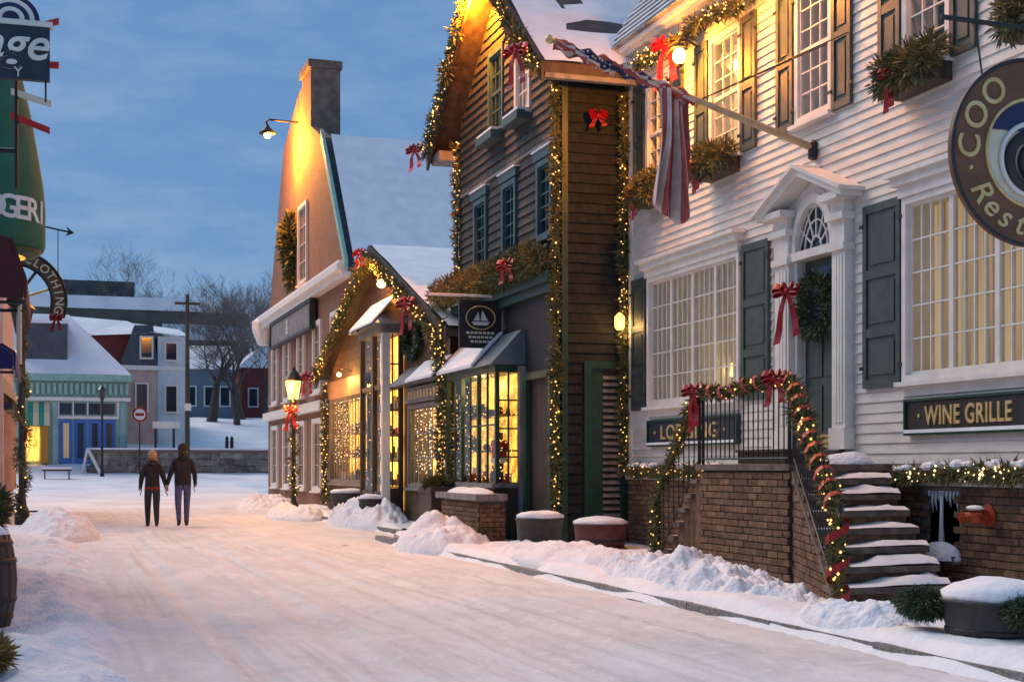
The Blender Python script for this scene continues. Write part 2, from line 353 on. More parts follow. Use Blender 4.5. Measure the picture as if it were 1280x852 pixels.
PANE = ub('pane', 'glass')
def window(parent, ax, P, a0, a1, z0, z1, cols, rows, trim='trim_white', back='curtain', casings=1, fw=.06, out=.05, sill=True, head=None, depth=.28, mun=.016, piecewise=True, name='window', sash=False, rail=.035, md=1.0):
    f = MB()
    f.ab(ax, P, a0 - fw, a0, z0 - fw, z1 + fw, -.06, out); f.ab(ax, P, a1, a1 + fw, z0 - fw, z1 + fw, -.06, out)
    f.ab(ax, P, a0, a1, z1, z1 + fw, -.06, out); f.ab(ax, P, a0, a1, z0 - fw, z0, -.06, out)
    wdw = f.build(name, trim, parent)
    if sill:
        s = MB(); s.ab(ax, P, a0 - fw - .04, a1 + fw + .04, z0 - fw - .05, z0 - fw - .002, -.02, out + .07); s.build('sill', trim, wdw)
    if head:
        h = MB(); b = z1 + fw + .002
        h.ab(ax, P, a0 - fw - .03, a1 + fw + .03, b, b + head * .45, 0, out + .03)
        h.ab(ax, P, a0 - fw - .08, a1 + fw + .08, b + head * .45, b + head * .8, 0, out + .09)
        h.ab(ax, P, a0 - fw - .12, a1 + fw + .12, b + head * .8, b + head, 0, out + .15)
        h.build('head_cornice', trim, wdw)
    bk = MB(); bk.ab(ax, P, a0 - .1, a1 + .1, z0 - .1, z1 + .1, -depth - .03, -depth); bk.build('curtain', back, wdw)
    rv = MB()
    rv.ab(ax, P, a0 - .04, a0 - .001, z0 - .05, z1 + .05, -depth, -.061); rv.ab(ax, P, a1 + .001, a1 + .04, z0 - .05, z1 + .05, -depth, -.061)
    rv.ab(ax, P, a0, a1, z1 + .001, z1 + .05, -depth, -.061); rv.ab(ax, P, a0, a1, z0 - .05, z0 - .001, -depth, -.061)
    rv.build('reveal', trim, wdw)
    mu = MB(); gl = MB(); cw = (a1 - a0) / casings
    for k in range(casings):
        c0 = a0 + k * cw; c1 = c0 + cw; r0 = rail if casings > 1 else rail * .8
        mu.ab(ax, P, c0 + .001, c0 + r0, z0 + .001, z1 - .001, -.04 * md, .02 * md); mu.ab(ax, P, c1 - r0, c1 - .001, z0 + .001, z1 - .001, -.04 * md, .02 * md)
        mu.ab(ax, P, c0 + r0, c1 - r0, z1 - r0, z1 - .001, -.04 * md, .018 * md); mu.ab(ax, P, c0 + r0, c1 - r0, z0 + .001, z0 + r0, -.04 * md, .018 * md)
        g0, g1, y0, y1 = c0 + r0, c1 - r0, z0 + r0, z1 - r0
        for i in range(1, cols):
            a = g0 + (g1 - g0) * i / cols; mu.ab(ax, P, a - mun / 2, a + mun / 2, y0, y1, -.032 * md, .010 * md)
        for j in range(1, rows):
            z = y0 + (y1 - y0) * j / rows; t = mun if not (sash and j * 2 == rows) else .05
            mu.ab(ax, P, g0, g1, z - t / 2, z + t / 2, -.03 * md, (.012 if t == mun else .025) * md)
        for i in range(cols):
            for j in range(rows):
                pa = g0 + (g1 - g0) * (i + .5) / cols; pz = y0 + (y1 - y0) * (j + .5) / rows
                if piecewise: piece('pane', PANE, wdw, fpos(ax, P, pa, pz, -.012), fdims(ax, .004, (g1 - g0) / cols, (y1 - y0) / rows))
                else: gl.ab(ax, P, pa - (g1 - g0) / cols / 2, pa + (g1 - g0) / cols / 2, pz - (y1 - y0) / rows / 2, pz + (y1 - y0) / rows / 2, -.014, -.010)
    mu.build('muntin_grid', trim, wdw)
    if not piecewise: gl.build('pane', 'glass', wdw)
    return wdw

def shutter(parent, ax, P, a0, a1, z0, z1, mat='shutter', split=(.48,)):
    m = MB(); st = .07; m.ab(ax, P, a0, a0 + st, z0, z1, .028, .07); m.ab(ax, P, a1 - st, a1, z0, z1, .028, .07)
    cuts = [z0] + [z0 + (z1 - z0) * s for s in split] + [z1]
    m.ab(ax, P, a0 + st, a1 - st, z0, z0 + .09, .028, .068); m.ab(ax, P, a0 + st, a1 - st, z1 - .09, z1, .028, .068)
    for c in cuts[1:-1]: m.ab(ax, P, a0 + st, a1 - st, c - .05, c + .05, .028, .068)
    o = m.build('shutter', mat, parent)
    p = MB()
    for i in range(len(cuts) - 1):
        l = cuts[i] + (.09 if i == 0 else .05); h = cuts[i + 1] - (.09 if i == len(cuts) - 2 else .05)
        p.ab(ax, P, a0 + st, a1 - st, l, h, .028, .048); p.ab(ax, P, a0 + st + .05, a1 - st - .05, l + .05, h - .05, .048, .060)
    p.build('raised_panel', mat, o)
    hg = MB()
    for z in (z0 + .22, z1 - .22): hg.ab(ax, P, a0 - .05, a0 + .02, z - .02, z + .02, .071, .08); hg.ab(ax, P, a1 - .02, a1 + .05, z - .02, z + .02, .071, .08)
    hg.build('hinge', 'iron', o)
    return o

BRICK = ub('brick', 'brick')
def bricks(parent, O, ang, length, z0, zt, holes=(), n=.0, lo=None):
    """running bond on a vertical face: O start (x,y), ang heading of the face; zt(u) top height, lo(u) lower height"""
    d = Vector((math.cos(ang), math.sin(ang), 0)); ch, bl = .0755, .222; row = 0; z = z0
    ztop = max(zt(0), zt(length), zt(length / 2))
    while z < ztop - .02:
        u = -bl / 2 * (row % 2)
        while u < length - .01:
            s, e = max(u, 0) + .005, min(u + bl, length) - .005
            if e - s > .04:
                m = (s + e) / 2; zc = z + ch / 2
                if zc + .03 < zt(m) and (lo is None or zc > lo(m)) and not any(h[0] < m < h[1] and h[2] < zc < h[3] for h in holes):
                    p = Vector((O[0], O[1], 0)) + d * m
                    nn = Vector((d.y, -d.x, 0)) * random.uniform(-.004, .004)
                    piece('brick', BRICK, parent, (p.x + nn.x, p.y + nn.y, zc), (e - s, .05, ch - .011), ang)
            u += bl
        z += ch; row += 1

def tmesh(body, size=1, extrude=.01, shear=0, bold=0.0, space=1.0):
    cu = bpy.data.curves.new('t', 'FONT'); cu.body = body; cu.size = size; cu.extrude = extrude; cu.shear = shear; cu.offset = bold * size
    cu.align_x = 'CENTER'; cu.align_y = 'CENTER'; cu.space_character = space; cu.resolution_u = 4
    o = bpy.data.objects.new('t', cu); C.objects.link(o); dg = bpy.context.evaluated_depsgraph_get()
    me = bpy.data.meshes.new_from_object(o.evaluated_get(dg)); bpy.data.objects.remove(o); return me
def facing(ax, loc):
    if ax == 'x': m = Matrix(((0, 0, -1), (-1, 0, 0), (0, 1, 0)))
    else: m = Matrix(((1, 0, 0), (0, 0, -1), (0, 1, 0)))
    return Matrix.Translation(loc) @ m.to_4x4()

def resample(path, step):
    pts = [Vector(p) for p in path]; outp = [pts[0].copy()]
    for a, b in zip(pts[:-1], pts[1:]):
        L = (b - a).length; k = max(1, int(L / step))
        for i in range(1, k + 1): outp.append(a.lerp(b, i / k))
    return outp
def garland(name, path, r, label, cat='garland', dens=260, bulbs=26, bulb_r=.013, mat='needles', sl=.085, sw=.011, group=None, ribbon=None, bm='bulb', snow=0):
    """evergreen rope along a path: foliage thing with its light string as a part"""
    pts = resample(path, .05); m = MB(); bl = MB(); L = 0; sn = MB()
    for a, b in zip(pts[:-1], pts[1:]):
        seg = (b - a).length; L += seg; t = (b - a).normalized() if seg > 0 else Vector((0, 0, 1))
        for _ in range(max(1, int(dens * seg + random.random()))):
            p = a.lerp(b, random.random()); q = Vector((random.gauss(0, 1), random.gauss(0, 1), random.gauss(0, 1)))
            q -= t * q.dot(t); q.normalize()
            d = q * random.uniform(.5, 1) + t * random.uniform(-1, 1) * .9 + Vector((0, 0, -.25)); r_loc = max(.55, 1 + .9 * noise.noise(a * 3.1))
            m.sprig(p + q * r * .35 * random.random(), d, random.uniform(.6, 1.25) * (r * .55 + sl) * r_loc, sw * random.uniform(.8, 1.6))
        k = bulbs * seg * max(.15, 1 + 1.9 * noise.noise(a * 1.7)); k = int(k) + (1 if random.random() < k - int(k) else 0)
        for _ in range(k):
            p = a.lerp(b, random.random()); q = Vector((random.gauss(-.45, 1), random.gauss(-.6, 1), random.gauss(0, .8))); q.normalize()
            bl.octa(p + q * r * random.uniform(.75, 1.15), bulb_r * random.uniform(.55, 1.35))
        if snow and random.random() < snow: sn.ball(a + Vector((0, 0, r * .6)), random.uniform(.4, .8) * r, 5, 0, (1, 1, .6))
    m.tube(pts[::4] + [pts[-1]], r * .25, 5)
    o = m.build(name, mat, None, label=label, cat=cat, group=group); fit(o)
    if bl.v: bl.build('light_string', bm, o, kind='stuff')
    if sn.v: sn.build('snow_cap', 'snow', o, kind='stuff')
    if ribbon:
        rb = MB(); a = 0.0; rp = []
        rs = resample(path, .03)
        for i, p in enumerate(rs[:-1]):
            t = (rs[i + 1] - p).normalized(); u = Vector((0, 0, 1)) if abs(t.z) < .9 else Vector((1, 0, 0)); u = (u - t * u.dot(t)).normalized(); q = t.cross(u)
            ang = i * .03 / .28 * 2 * math.pi; c = p + (u * math.cos(ang) + q * math.sin(ang)) * r * 1.05
            rp.append((c, t))
        for (p, t), (p2, t2) in zip(rp[:-1], rp[1:]):
            rb.poly([p - t * .035, p + t * .035, p2 + t2 * .035, p2 - t2 * .035])
        rb.build('ribbon', 'red_ribbon', o)
    return o
def bush(mb, c, rx, ry, rz, n, L=.12, wd=.014, droop=.0, mi=0, bias=(0, 0, .2)):
    for _ in range(n):
        q = Vector((random.gauss(0, 1), random.gauss(0, 1), random.gauss(0, 1))).normalized(); k = random.random() ** .45
        p = Vector(c) + Vector((q.x * rx, q.y * ry, q.z * rz)) * k
        mb.sprig(p, q + Vector(bias) + Vector((0, 0, -droop)) + Vector((random.gauss(0, .4), random.gauss(0, .4), random.gauss(0, .4))), L * random.uniform(.6, 1.3), wd * random.uniform(.8, 1.6), mi)
def bow(loc, size, label, ax='x', tail=1.0, group='red ribbon bows', spread=.25, face=None):
    """puffed loops, a knot and two tails; face = heading of its front (0: towards -Y, -90: towards -X)"""
    s = size; m = MB(); ang = R(face if face is not None else (-52 if ax == 'x' else -8)); ca, sa = math.cos(ang), math.sin(ang)
    def P(u, v, n):
        x, y = u, -n; return (loc[0] + x * ca - y * sa, loc[1] + x * sa + y * ca, loc[2] + v)
    def loop(sd, L, tilt, wd, n0):
        """a ribbon loop: out along the top, back along the bottom, twisting so that its face shows"""
        prev = None; K = 16
        for i in range(K + 1):
            t = i / K; a = 2 * math.pi * t; r_ = L * (1 - math.cos(a)) / 2; hgt = .26 * L * math.sin(a) * (.4 + .6 * (1 - math.cos(a)) / 2)
            u = sd * (r_ * math.cos(tilt) - hgt * math.sin(tilt)); v = r_ * math.sin(tilt) + hgt * math.cos(tilt)
            nn = n0 + .10 * s * math.sin(math.pi * t); w2 = wd * (.35 + .65 * math.sin(math.pi * t))
            dz = w2 * .75; dn = w2 * .65
            cur = (P(u, v - dz, nn + dn), P(u, v + dz, nn - dn), P(u * .985, v - dz * .95 + .004, nn + dn - .012), P(u * .985, v + dz * .95, nn - dn - .012))
            if prev:
                m.poly([prev[0], prev[1], cur[1], cur[0]]); m.poly([prev[2], cur[2], cur[3], prev[3]])
            prev = cur
    for sd in (-1, 1):
        loop(sd, .46 * s, .30, .13 * s, .08 * s); loop(sd, .40 * s, -.15, .12 * s, .12 * s); loop(sd, .30 * s, .95, .11 * s, .05 * s)
    def tailstrip(sd, ln):
        n = 9; prev = None
        for i in range(n):
            t = i / (n - 1); u = sd * (.05 + spread * t) * s; v = -ln * s * t; w2 = (.07 + .05 * t) * s; nn = .10 * s + .06 * s * math.sin(t * 7 + sd)
            cut = .07 * s if i == n - 1 else 0
            cur = (P(u - w2, v - cut, nn), P(u + w2, v, nn + .03 * s), P(u + w2, v, nn + .05 * s), P(u - w2, v - cut, nn + .02 * s))
            if prev:
                m.poly([prev[0], prev[1], cur[1], cur[0]]); m.poly([prev[3], cur[3], cur[2], prev[2]]); m.poly([prev[1], prev[2], cur[2], cur[1]]); m.poly([prev[0], cur[0], cur[3], prev[3]])
            prev = cur
    tailstrip(-1, 1.0 * tail); tailstrip(1, .85 * tail)
    k = MB(); k.ball(P(0, .02 * s, .16 * s), .085 * s, 8)
    o = m.build('ribbon_bow', 'red_ribbon', None, True, label=label, cat='bow', group=group); fit(o)
    k.build('knot', 'red_ribbon', o, True); return o

def heap(name, cx, cy, rx, ry, h, seed, label=None, mat='snow_lump', base=0.0, n=56, lump=.35, rz=0, group='shovelled snow piles', kind=None, pw=.8, fr=1.0):
    m = MB(); idx = {}
    for i in range(n + 1):
        for j in range(n + 1):
            u = i / n * 2 - 1; v = j / n * 2 - 1
            a = u * math.sqrt(max(0, 1 - v * v / 2)); b = v * math.sqrt(max(0, 1 - u * u / 2)); r2 = a * a + b * b
            x, y = a * rx, b * ry
            k = max(0, 1 - r2) ** pw
            q = Vector((x * 1.3 * fr + seed * 7.1, y * 1.3 * fr, seed * 3.3)); q2 = Vector((x * 5 * fr + seed, y * 5 * fr, 1.7 * seed)); q3 = Vector((x * 13 * fr, y * 13 * fr, seed))
            ch = noise.voronoi(q2 * .55)[0]; c1 = min(1, max(0, (ch[1] - ch[0]) * 1.6)) ** .6
            z = h * k * (1 + .55 * noise.noise(q)) + min(1, k * 2.5) * lump * h * (.30 * c1 + .38 * noise.noise(q2) + .20 * noise.noise(q2 * 2.1) + .10 * noise.noise(q3 * 1.4))
            z -= .05 if r2 > .985 else 0
            ca, sa = math.cos(rz), math.sin(rz); m.v.append((x * ca - y * sa, x * sa + y * ca, z))
    for i in range(n):
        for j in range(n):
            a = i * (n + 1) + j; m.f.append((a, a + n + 1, a + n + 2, a + 1)); m.mi.append(0)
    return m.build(name, mat, None, True, loc=(cx, cy, base), label=label, cat=None if kind else 'snow pile', group=None if kind else group, kind=kind)
def plight(name, loc, energy, color, rad=.06, parent=None):
    l = bpy.data.lights.new(name, 'POINT'); l.energy = energy; l.color = color; l.shadow_soft_size = rad
    o = bpy.data.objects.new(name, l); C.objects.link(o); o.location = Vector(loc) - (WO[parent] if parent else Vector((0, 0, 0)))
    if parent: o.parent = parent
    return o
WARM = (1.0, .55, .20)

# ================================================================== THE SETTING
GZ = [(-1e9, 0), (46, 0), (60, .35), (72.4, .95), (73.6, 1.30), (75, 1.45), (82, 2.6), (95, 4.4), (130, 6.0), (400, 9), (1e9, 9)]
def gz(y):
    for (a, za), (b, zb) in zip(GZ[:-1], GZ[1:]):
        if a <= y <= b: return za + (zb - za) * (y - a) / (b - a) if b < 1e8 and a > -1e8 else (zb if a < -1e8 else za)
    return 0
def sheet(name, xs, ys, zf, mat, parent=None, kind='structure'):
    m = MB()
    for y in ys:
        for x in xs: m.v.append((x, y, zf(x, y)))
    k = len(xs)
    for j in range(len(ys) - 1):
        for i in range(k - 1): m.f.append((j * k + i, j * k + i + 1, (j + 1) * k + i + 1, (j + 1) * k + i)); m.mi.append(0)
    return m.build(name, mat, parent, True, kind=kind)
def lin(a, b, s):
    n = max(1, round((b - a) / s)); return [a + (b - a) * i / n for i in range(n + 1)]
N = lambda x, y, s, o=0: noise.noise(Vector((x * s, y * s, o)))
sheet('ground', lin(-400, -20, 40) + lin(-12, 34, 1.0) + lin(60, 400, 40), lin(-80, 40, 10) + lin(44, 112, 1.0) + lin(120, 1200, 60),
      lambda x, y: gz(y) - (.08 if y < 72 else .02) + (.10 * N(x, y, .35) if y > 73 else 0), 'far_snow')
def kx(y): return 5.66 if y < 24 else (5.66 + .76 * min(1, (y - 24) / 3.0))
def road_z(x, y):
    t = .014 * N(x, y * .22, 2.6, 3) + .010 * N(x, y, 5, 9) + .006 * N(x, y, 11, 2) + .02 * N(x, y * .35, .9, 5)
    for c in (1.55, 3.05, 2.3, 3.85):
        dx = x - c - .25 * math.sin(y * .11 + c * 2); t += -.024 * math.exp(-(dx / .12) ** 2) + .012 * math.exp(-((abs(dx) - .19) / .05) ** 2)
    return t
prints = {}
def add_prints(x0, y0, dx, dy, n, seed):
    rg = random.Random(seed); L = math.hypot(dx, dy); ux, uy = dx / L, dy / L
    for i in range(n):
        sd = 1 if i % 2 else -1; x = x0 + ux * .68 * i + sd * .10 * uy + rg.gauss(0, .04); y = y0 + uy * .68 * i - sd * .10 * ux + rg.gauss(0, .06)
        prints.setdefault((int(x // .5), int(y // .5)), []).append((x, y, ux, uy, rg.uniform(.010, .022)))
for q in ((2.0, 5.0, .02, 1, 40, 1), (2.75, 5.5, .01, 1, 40, 2), (1.2, 6, .06, 1, 30, 3), (4.9, 7, -.01, 1, 26, 4), (4.3, 22, .03, -1, 24, 5), (.9, 20, .0, -1, 22, 6), (3.6, 6, .05, 1, 28, 7), (5.2, 18, -.25, -1, 18, 8)): add_prints(*q)
def near_z(x, y):
    t = road_z(x, y) + .005 * N(x, y, 19, 4); ci, cj = int(x // .5), int(y // .5)
    for a in (-1, 0, 1):
        for b in (-1, 0, 1):
            for (fx, fy_, ux, uy, d) in prints.get((ci + a, cj + b), ()):
                du = (x - fx) * ux + (y - fy_) * uy; dv = (x - fx) * uy - (y - fy_) * ux; r2 = (du / .15) ** 2 + (dv / .065) ** 2
                if r2 < 4: t += -d * math.exp(-r2 * 1.2) + .35 * d * math.exp(-(r2 - 1.7) ** 2 * 2)
    return t
sheet('snow_road', lin(.15, 5.70, .045), lin(4.0, 24, .055), near_z, 'road_snow'); sheet('snow_road', lin(.15, 5.70, .15), lin(-6, 3.996, .3), road_z, 'road_snow')
sheet('snow_road', lin(.15, 6.46, .13), lin(24.004, 48.5, .3), road_z, 'road_snow')
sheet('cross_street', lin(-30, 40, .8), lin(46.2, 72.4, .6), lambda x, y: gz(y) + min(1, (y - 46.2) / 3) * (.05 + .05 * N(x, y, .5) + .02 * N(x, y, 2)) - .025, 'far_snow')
def side_z(x, y):
    e = min(1, max(0, (x - kx(y) + .10 + .10 * N(0, y, .8, 3)) / .24)); e = e * e * (3 - 2 * e)
    return -.02 + e * (.165 + .06 * N(x, y, .9, 2) + .03 * N(x, y, 3.3, 4) + .02 * abs(N(x, y, 9, 7)) + .05 * N(0, y, .6, 8))
sheet('pavement', lin(5.58, 9.2, .06), lin(-4, 25.5, .10), lambda x, y: side_z(x, y), 'snow')
sheet('pavement', lin(6.36, 9.4, .10), lin(25.504, 44, .2), lambda x, y: side_z(x, y), 'snow')
def left_z(x, y):
    e = min(1, max(0, (.62 + .30 * N(0, y, .55, 6) + .12 * N(x, y, 2.2, 9) - x) / .55)); e = e * e * (3 - 2 * e)
    c = noise.voronoi(Vector((x * 4.2, y * 4.2, .3)))[0]
    return -.035 + e * (.15 + .13 * N(x, y, 1.0, 12) + .055 * N(x, y, 3.6, 3) + .035 * N(x, y, 8, 5) + .05 * min(.5, c[1] - c[0]))
sheet('pavement', lin(-3.2, .95, .05), lin(2, 31, .06), left_z, 'snow_lump')
kb = link('kerb', None, None, (5.7, 10, 0), kind='structure')
ks = ub('kerb_stone', 'granite')
y = -3.0
while y < 24:
    L = random.uniform(1.5, 2.2); piece('kerb_stone', ks, kb, (5.73 + random.uniform(-.012, .012), y + L / 2, -.014 + random.uniform(-.008, .006)), (.15, L - .02, .18)); y += L
piece('kerb_stone', ks, kb, (6.12, 25.6, .01), (.15, 3.25, .18), math.atan2(3.0, .76) - R(90))
y = 27.2
while y < 44:
    L = random.uniform(1.5, 2.2); piece('kerb_stone', ks, kb, (6.49, y + L / 2, .01), (.15, L - .02, .18)); y += L

heap('snow_pile', 6.35, 17.0, .62, 2.7, .22, 3, 'low pinkish snow bank below the two snow topped tubs', base=.12, lump=.5)
heap('snow_pile', 6.36, 13.5, .55, 2.6, .24, 5, 'long lumpy snow heap against the brick stoop', base=.10, lump=1.0, n=120, fr=1.3)
heap('snow_pile', 6.05, 9.75, .36, .8, .14, 8, 'small lumpy snow heap at the foot of the snowy steps', base=.12, lump=.9, fr=1.5)
heap('snow_pile', 6.0, 22.0, .72, 1.5, .42, 11, 'peach lit snow heap beside the brick pedestal', base=.02, lump=.45)
heap('snow_pile', 6.75, 31.2, .75, 2.8, .50, 13, 'blue white snow heap around the tubs before the lit shop', base=.05, lump=.7)
heap('snow_pile', 6.0, 36.6, .7, 2.2, .30, 15, 'snow heap at the foot of the street lantern', base=.02, lump=.5)
heap('snow_pile', 6.3, 43.5, .9, 2.0, .42, 17, 'far snow heap in front of the tall brick gable', base=.02, lump=.5)
heap('snow_pile', .15, 28.0, .75, 2.2, .40, 19, 'yellowish snow heap beside the garlanded left post', base=.05, lump=.5)

# ================================================================== WHITE HOUSE
WX = 8.6
H1 = thing('white_house', (WX, 15, 0), 'white clapboard house with dark green shutters and pedimented door', 'house')
ops = [(16.73, 19.69, 2.26, 4.13), (9.95, 12.96, 2.26, 4.13), (14.34, 15.20, 1.54, 3.80)]
up = [(18.95, 19.75), (16.75, 17.58), (14.48, 15.24), (12.22, 12.96), (10.25, 10.95)]
ops += [(a, b, 5.48, 7.12) for a, b in up]
wl = MB(); wall_cells(wl, 'x', WX, 9.0, 20.44, 1.22, 7.75, ops, -.22, 0)
wl.box(WX + .22, 17, 8.98, 9.2, 0, 7.75); wl.box(WX + .22, 17, 20.24, 20.44, 0, 7.75); wl.box(WX, WX + .22, 9.0, 20.44, 0, 1.22)
wl.build('wall', 'white_paint', H1)
boards(H1, 'x', WX, 1.26, 7.62, .112, lambda z: (9.0, 20.34), [(a - .05, b + .05, c - .05, d + .05) for a, b, c, d in ops] + [(13.96, 15.86, 1.2, 4.5)], 'white_paint', .032)
cb = MB(); cb.ab('x', WX, 20.34, 20.47, 1.22, 7.62, -.02, .045); cb.build('corner_board', 'trim_white', H1)
wt = MB(); wt.ab('x', WX, 9, 20.5, 1.15, 1.25, -.02, .09); wt.build('water_table', 'trim_white', H1)
fz = MB(); fz.ab('x', WX, 9, 20.5, 7.5, 7.66, 0, .05); fz.build('frieze_board', 'trim_white', H1)
cn = MB(); cn.ab('x', WX, 8.9, 20.8, 7.66, 7.72, -.1, .17); cn.ab('x', WX, 8.9, 20.85, 7.72, 7.80, -.1, .23); cn.build('eave_cornice', 'trim_white', H1)
# gambrel roof: steep lower slope in courses with snow lying on the butts
rf = MB(); e0 = (WX - .27, 7.805); e1 = (WX + 2.1, 11.3); e2 = (WX + 5.0, 12.6)
rf.prism([e0, e1, e2, (e2[0] + 3, 11.3), (e2[0] + 3.6, 7.805)], lambda u, v, h: (u, h, v), 8.9, 20.9)
roof1 = rf.build('roof', 'slate_roof', H1)
cr_ = MB(); sn_ = MB(); k = 26
dx, dz = (e1[0] - e0[0]) / k, (e1[1] - e0[1]) / k; nl = math.hypot(dx, dz); nx, nz_ = -dz / nl, dx / nl
for i in range(k):
    a = (e0[0] + dx * i, e0[1] + dz * i); b = (a[0] + dx * 1.03, a[1] + dz * 1.03)
    cr_.prism([(a[0] + nx * .004, a[1] + nz_ * .004), (a[0] + nx * .035, a[1] + nz_ * .035), (b[0] + nx * .012, b[1] + nz_ * .012), (b[0] + nx * .004, b[1] + nz_ * .004)], lambda u, v, h: (u, h, v), 8.88, 20.92)
    f0 = .62; c = (a[0] + dx * f0, a[1] + dz * f0)
    sn_.prism([(c[0] + nx * .030, c[1] + nz_ * .030), (c[0] + nx * .046, c[1] + nz_ * .046), (b[0] + nx * .036, b[1] + nz_ * .036), (b[0] + nx * .008, b[1] + nz_ * .008)], lambda u, v, h: (u, h, v), 8.9, 20.9)
cr_.build('slate_courses', 'slate_roof', roof1, kind='stuff'); sn_.build('snow_on_slates', 'snow', roof1, kind='stuff')
# ground floor windows and shutters
window(H1, 'x', WX, 16.78, 19.64, 2.30, 4.09, 4, 5, 'trim_white', 'lit_dim', casings=4, fw=.07, head=.26, out=.07)
window(H1, 'x', WX, 10.0, 12.91, 2.30, 4.09, 4, 5, 'trim_white', 'lit_curtain', casings=4, fw=.07, head=.26, out=.07)
for a0, a1 in ((15.92, 16.64), (19.80, 20.32), (13.02, 13.74)):
    shutter(H1, 'x', WX, a0, a1, 2.20, 4.20, split=(.30, .62))
for i, (a, b) in enumerate(up):
    window(H1, 'x', WX, a + .03, b - .03, 5.52, 7.08, 3, 6, 'trim_white', ('dark_room', 'lit_up', 'curtain', 'dark_room', 'dark_room')[i], fw=.08, out=.05, sash=True, sill=True)
    shutter(H1, 'x', WX, b + .07, b + .48, 5.42, 7.16); shutter(H1, 'x', WX, a - .48, a - .07, 5.42, 7.16)
# sills' aprons
for _a, _b in ((16.70, 19.72), (9.92, 13.0)): MB().ab('x', WX, _a, _b, 2.08, 2.18, 0, .05).build('window_apron', 'trim_white', H1)
# doorway
por = MB()
for a0, a1 in ((15.28, 15.62), (14.0, 14.28)):
    por.ab('x', WX, a0, a1, 1.54, 3.78, 0, .13); por.ab('x', WX, a0 - .03, a1 + .03, 1.54, 1.78, 0, .16)
    por.ab('x', WX, a0 - .03, a1 + .03, 3.78, 3.86, 0, .17); por.ab('x', WX, a0, a1, 3.86, 4.12, 0, .14); por.ab('x', WX, a0 - .05, a1 + .05, 4.12, 4.20, 0, .20)
    por.ab('x', WX, a0, a1, 4.20, 4.34, 0, .15); por.ab('x', WX, a0 - .06, a1 + .06, 4.34, 4.42, 0, .28)
    for q in range(3): por.ab('x', WX, a0 + .05 + q * (a1 - a0 - .1) / 3, a0 + .03 + (q + 1) * (a1 - a0 - .1) / 3, 1.84, 3.72, .13, .142)
por.ab('x', WX, 15.20, 15.28, 1.54, 3.84, 0, .06); por.ab('x', WX, 14.28, 14.34, 1.54, 3.84, 0, .06)
por.ab('x', WX, 14.28, 15.28, 3.80, 3.90, 0, .12)
por.build('door_surround', 'trim_white', H1)
# arched fanlight
arc = MB(); yc, ra = 14.79, .40
zf = lambda t: 3.92 + .58 * t
def pa(rr, a): return (yc + rr * math.cos(a), 3.90 + rr * 1.32 * math.sin(a))
for i in range(16):
    a, b = math.pi * i / 16, math.pi * (i + 1) / 16
    for r0, r1, n0, n1 in ((ra, ra + .09, 0, .10), (ra + .09, ra + .13, 0, .07)):
        p = [pa(r0, a), pa(r1, a), pa(r1, b), pa(r0, b)]; arc.prism(p, lambda u, v, h: (WX - h, u, v), n0, n1)
arco = arc.build('arch_moulding', 'trim_white', H1)
tr = MB()
for a in [math.pi * q / 6 for q in range(1, 6)]:
    p0, p1 = pa(.10, a), pa(ra, a); tr.tube([(WX - .035, *p0), (WX - .035, *p1)], .012, 5)
for rr in (.12, .26):
    tr.tube([(WX - .035, *pa(rr, math.pi * q / 14)) for q in range(15)], .011, 5)
for sg in (-1, 1):
    tr.tube([(WX - .037, yc + sg * (.40 - .40 * q / 8), 3.90 + .50 * math.sin(q / 8 * math.pi / 2)) for q in range(9)], .010, 5)
tr.build('tracery', 'trim_white', arco)
fg = MB(); fg.prism([pa(ra, math.pi * q / 14) for q in range(15)], lambda u, v, h: (WX - h, u, v), .004, .012); fg.build('fanlight_pane', 'far_glass', arco)
# pediment
pe = MB(); ped0, pedc, ped1 = 13.84, 14.80, 15.74
for s, e in ((ped0, pedc), (ped1, pedc)):
    sg = 1 if e > s else -1
    pe.prism([(s - sg * .03, 4.34), (e, 4.74), (e, 4.83), (s - sg * .03, 4.42)], lambda u, v, h: (WX - h, u, v), .0, .30)
    pe.prism([(s - sg * .08, 4.40), (e, 4.832), (e, 4.875), (s - sg * .08, 4.445)], lambda u, v, h: (WX - h, u, v), .0, .36)
pe.build('pediment', 'trim_white', H1)
ty = MB(); ty.prism([(13.98, 4.40), (15.62, 4.40), (pedc, 4.73)], lambda u, v, h: (WX - h, u, v), .03, .05); ty.build('tympanum', 'trim_white', H1)
dr = MB(); dr.ab('x', WX, 14.34, 15.20, 1.54, 3.80, -.12, -.06); dr_o = dr.build('door', 'shutter', H1)
dp = MB()
for a0, a1 in ((14.42, 14.74), (14.80, 15.12)):
    dp.ab('x', WX, a0, a1, 1.66, 2.3, -.06, -.045); dp.ab('x', WX, a0, a1, 2.4, 2.9, -.06, -.045)
dp.build('door_panel', 'shutter', dr_o)
dg_ = MB(); dg_.ab('x', WX, 14.42, 15.12, 3.0, 3.7, -.06, -.05); dg_.build('door_pane', 'far_glass', dr_o)
MB().ab('x', WX, 14.40, 15.14, 1.56, 1.72, -.06, -.04).build('kick_plate', 'gold', dr_o); MB().ball((WX + .02, 14.40, 2.5), .03, 8).build('door_handle', 'gold', dr_o)
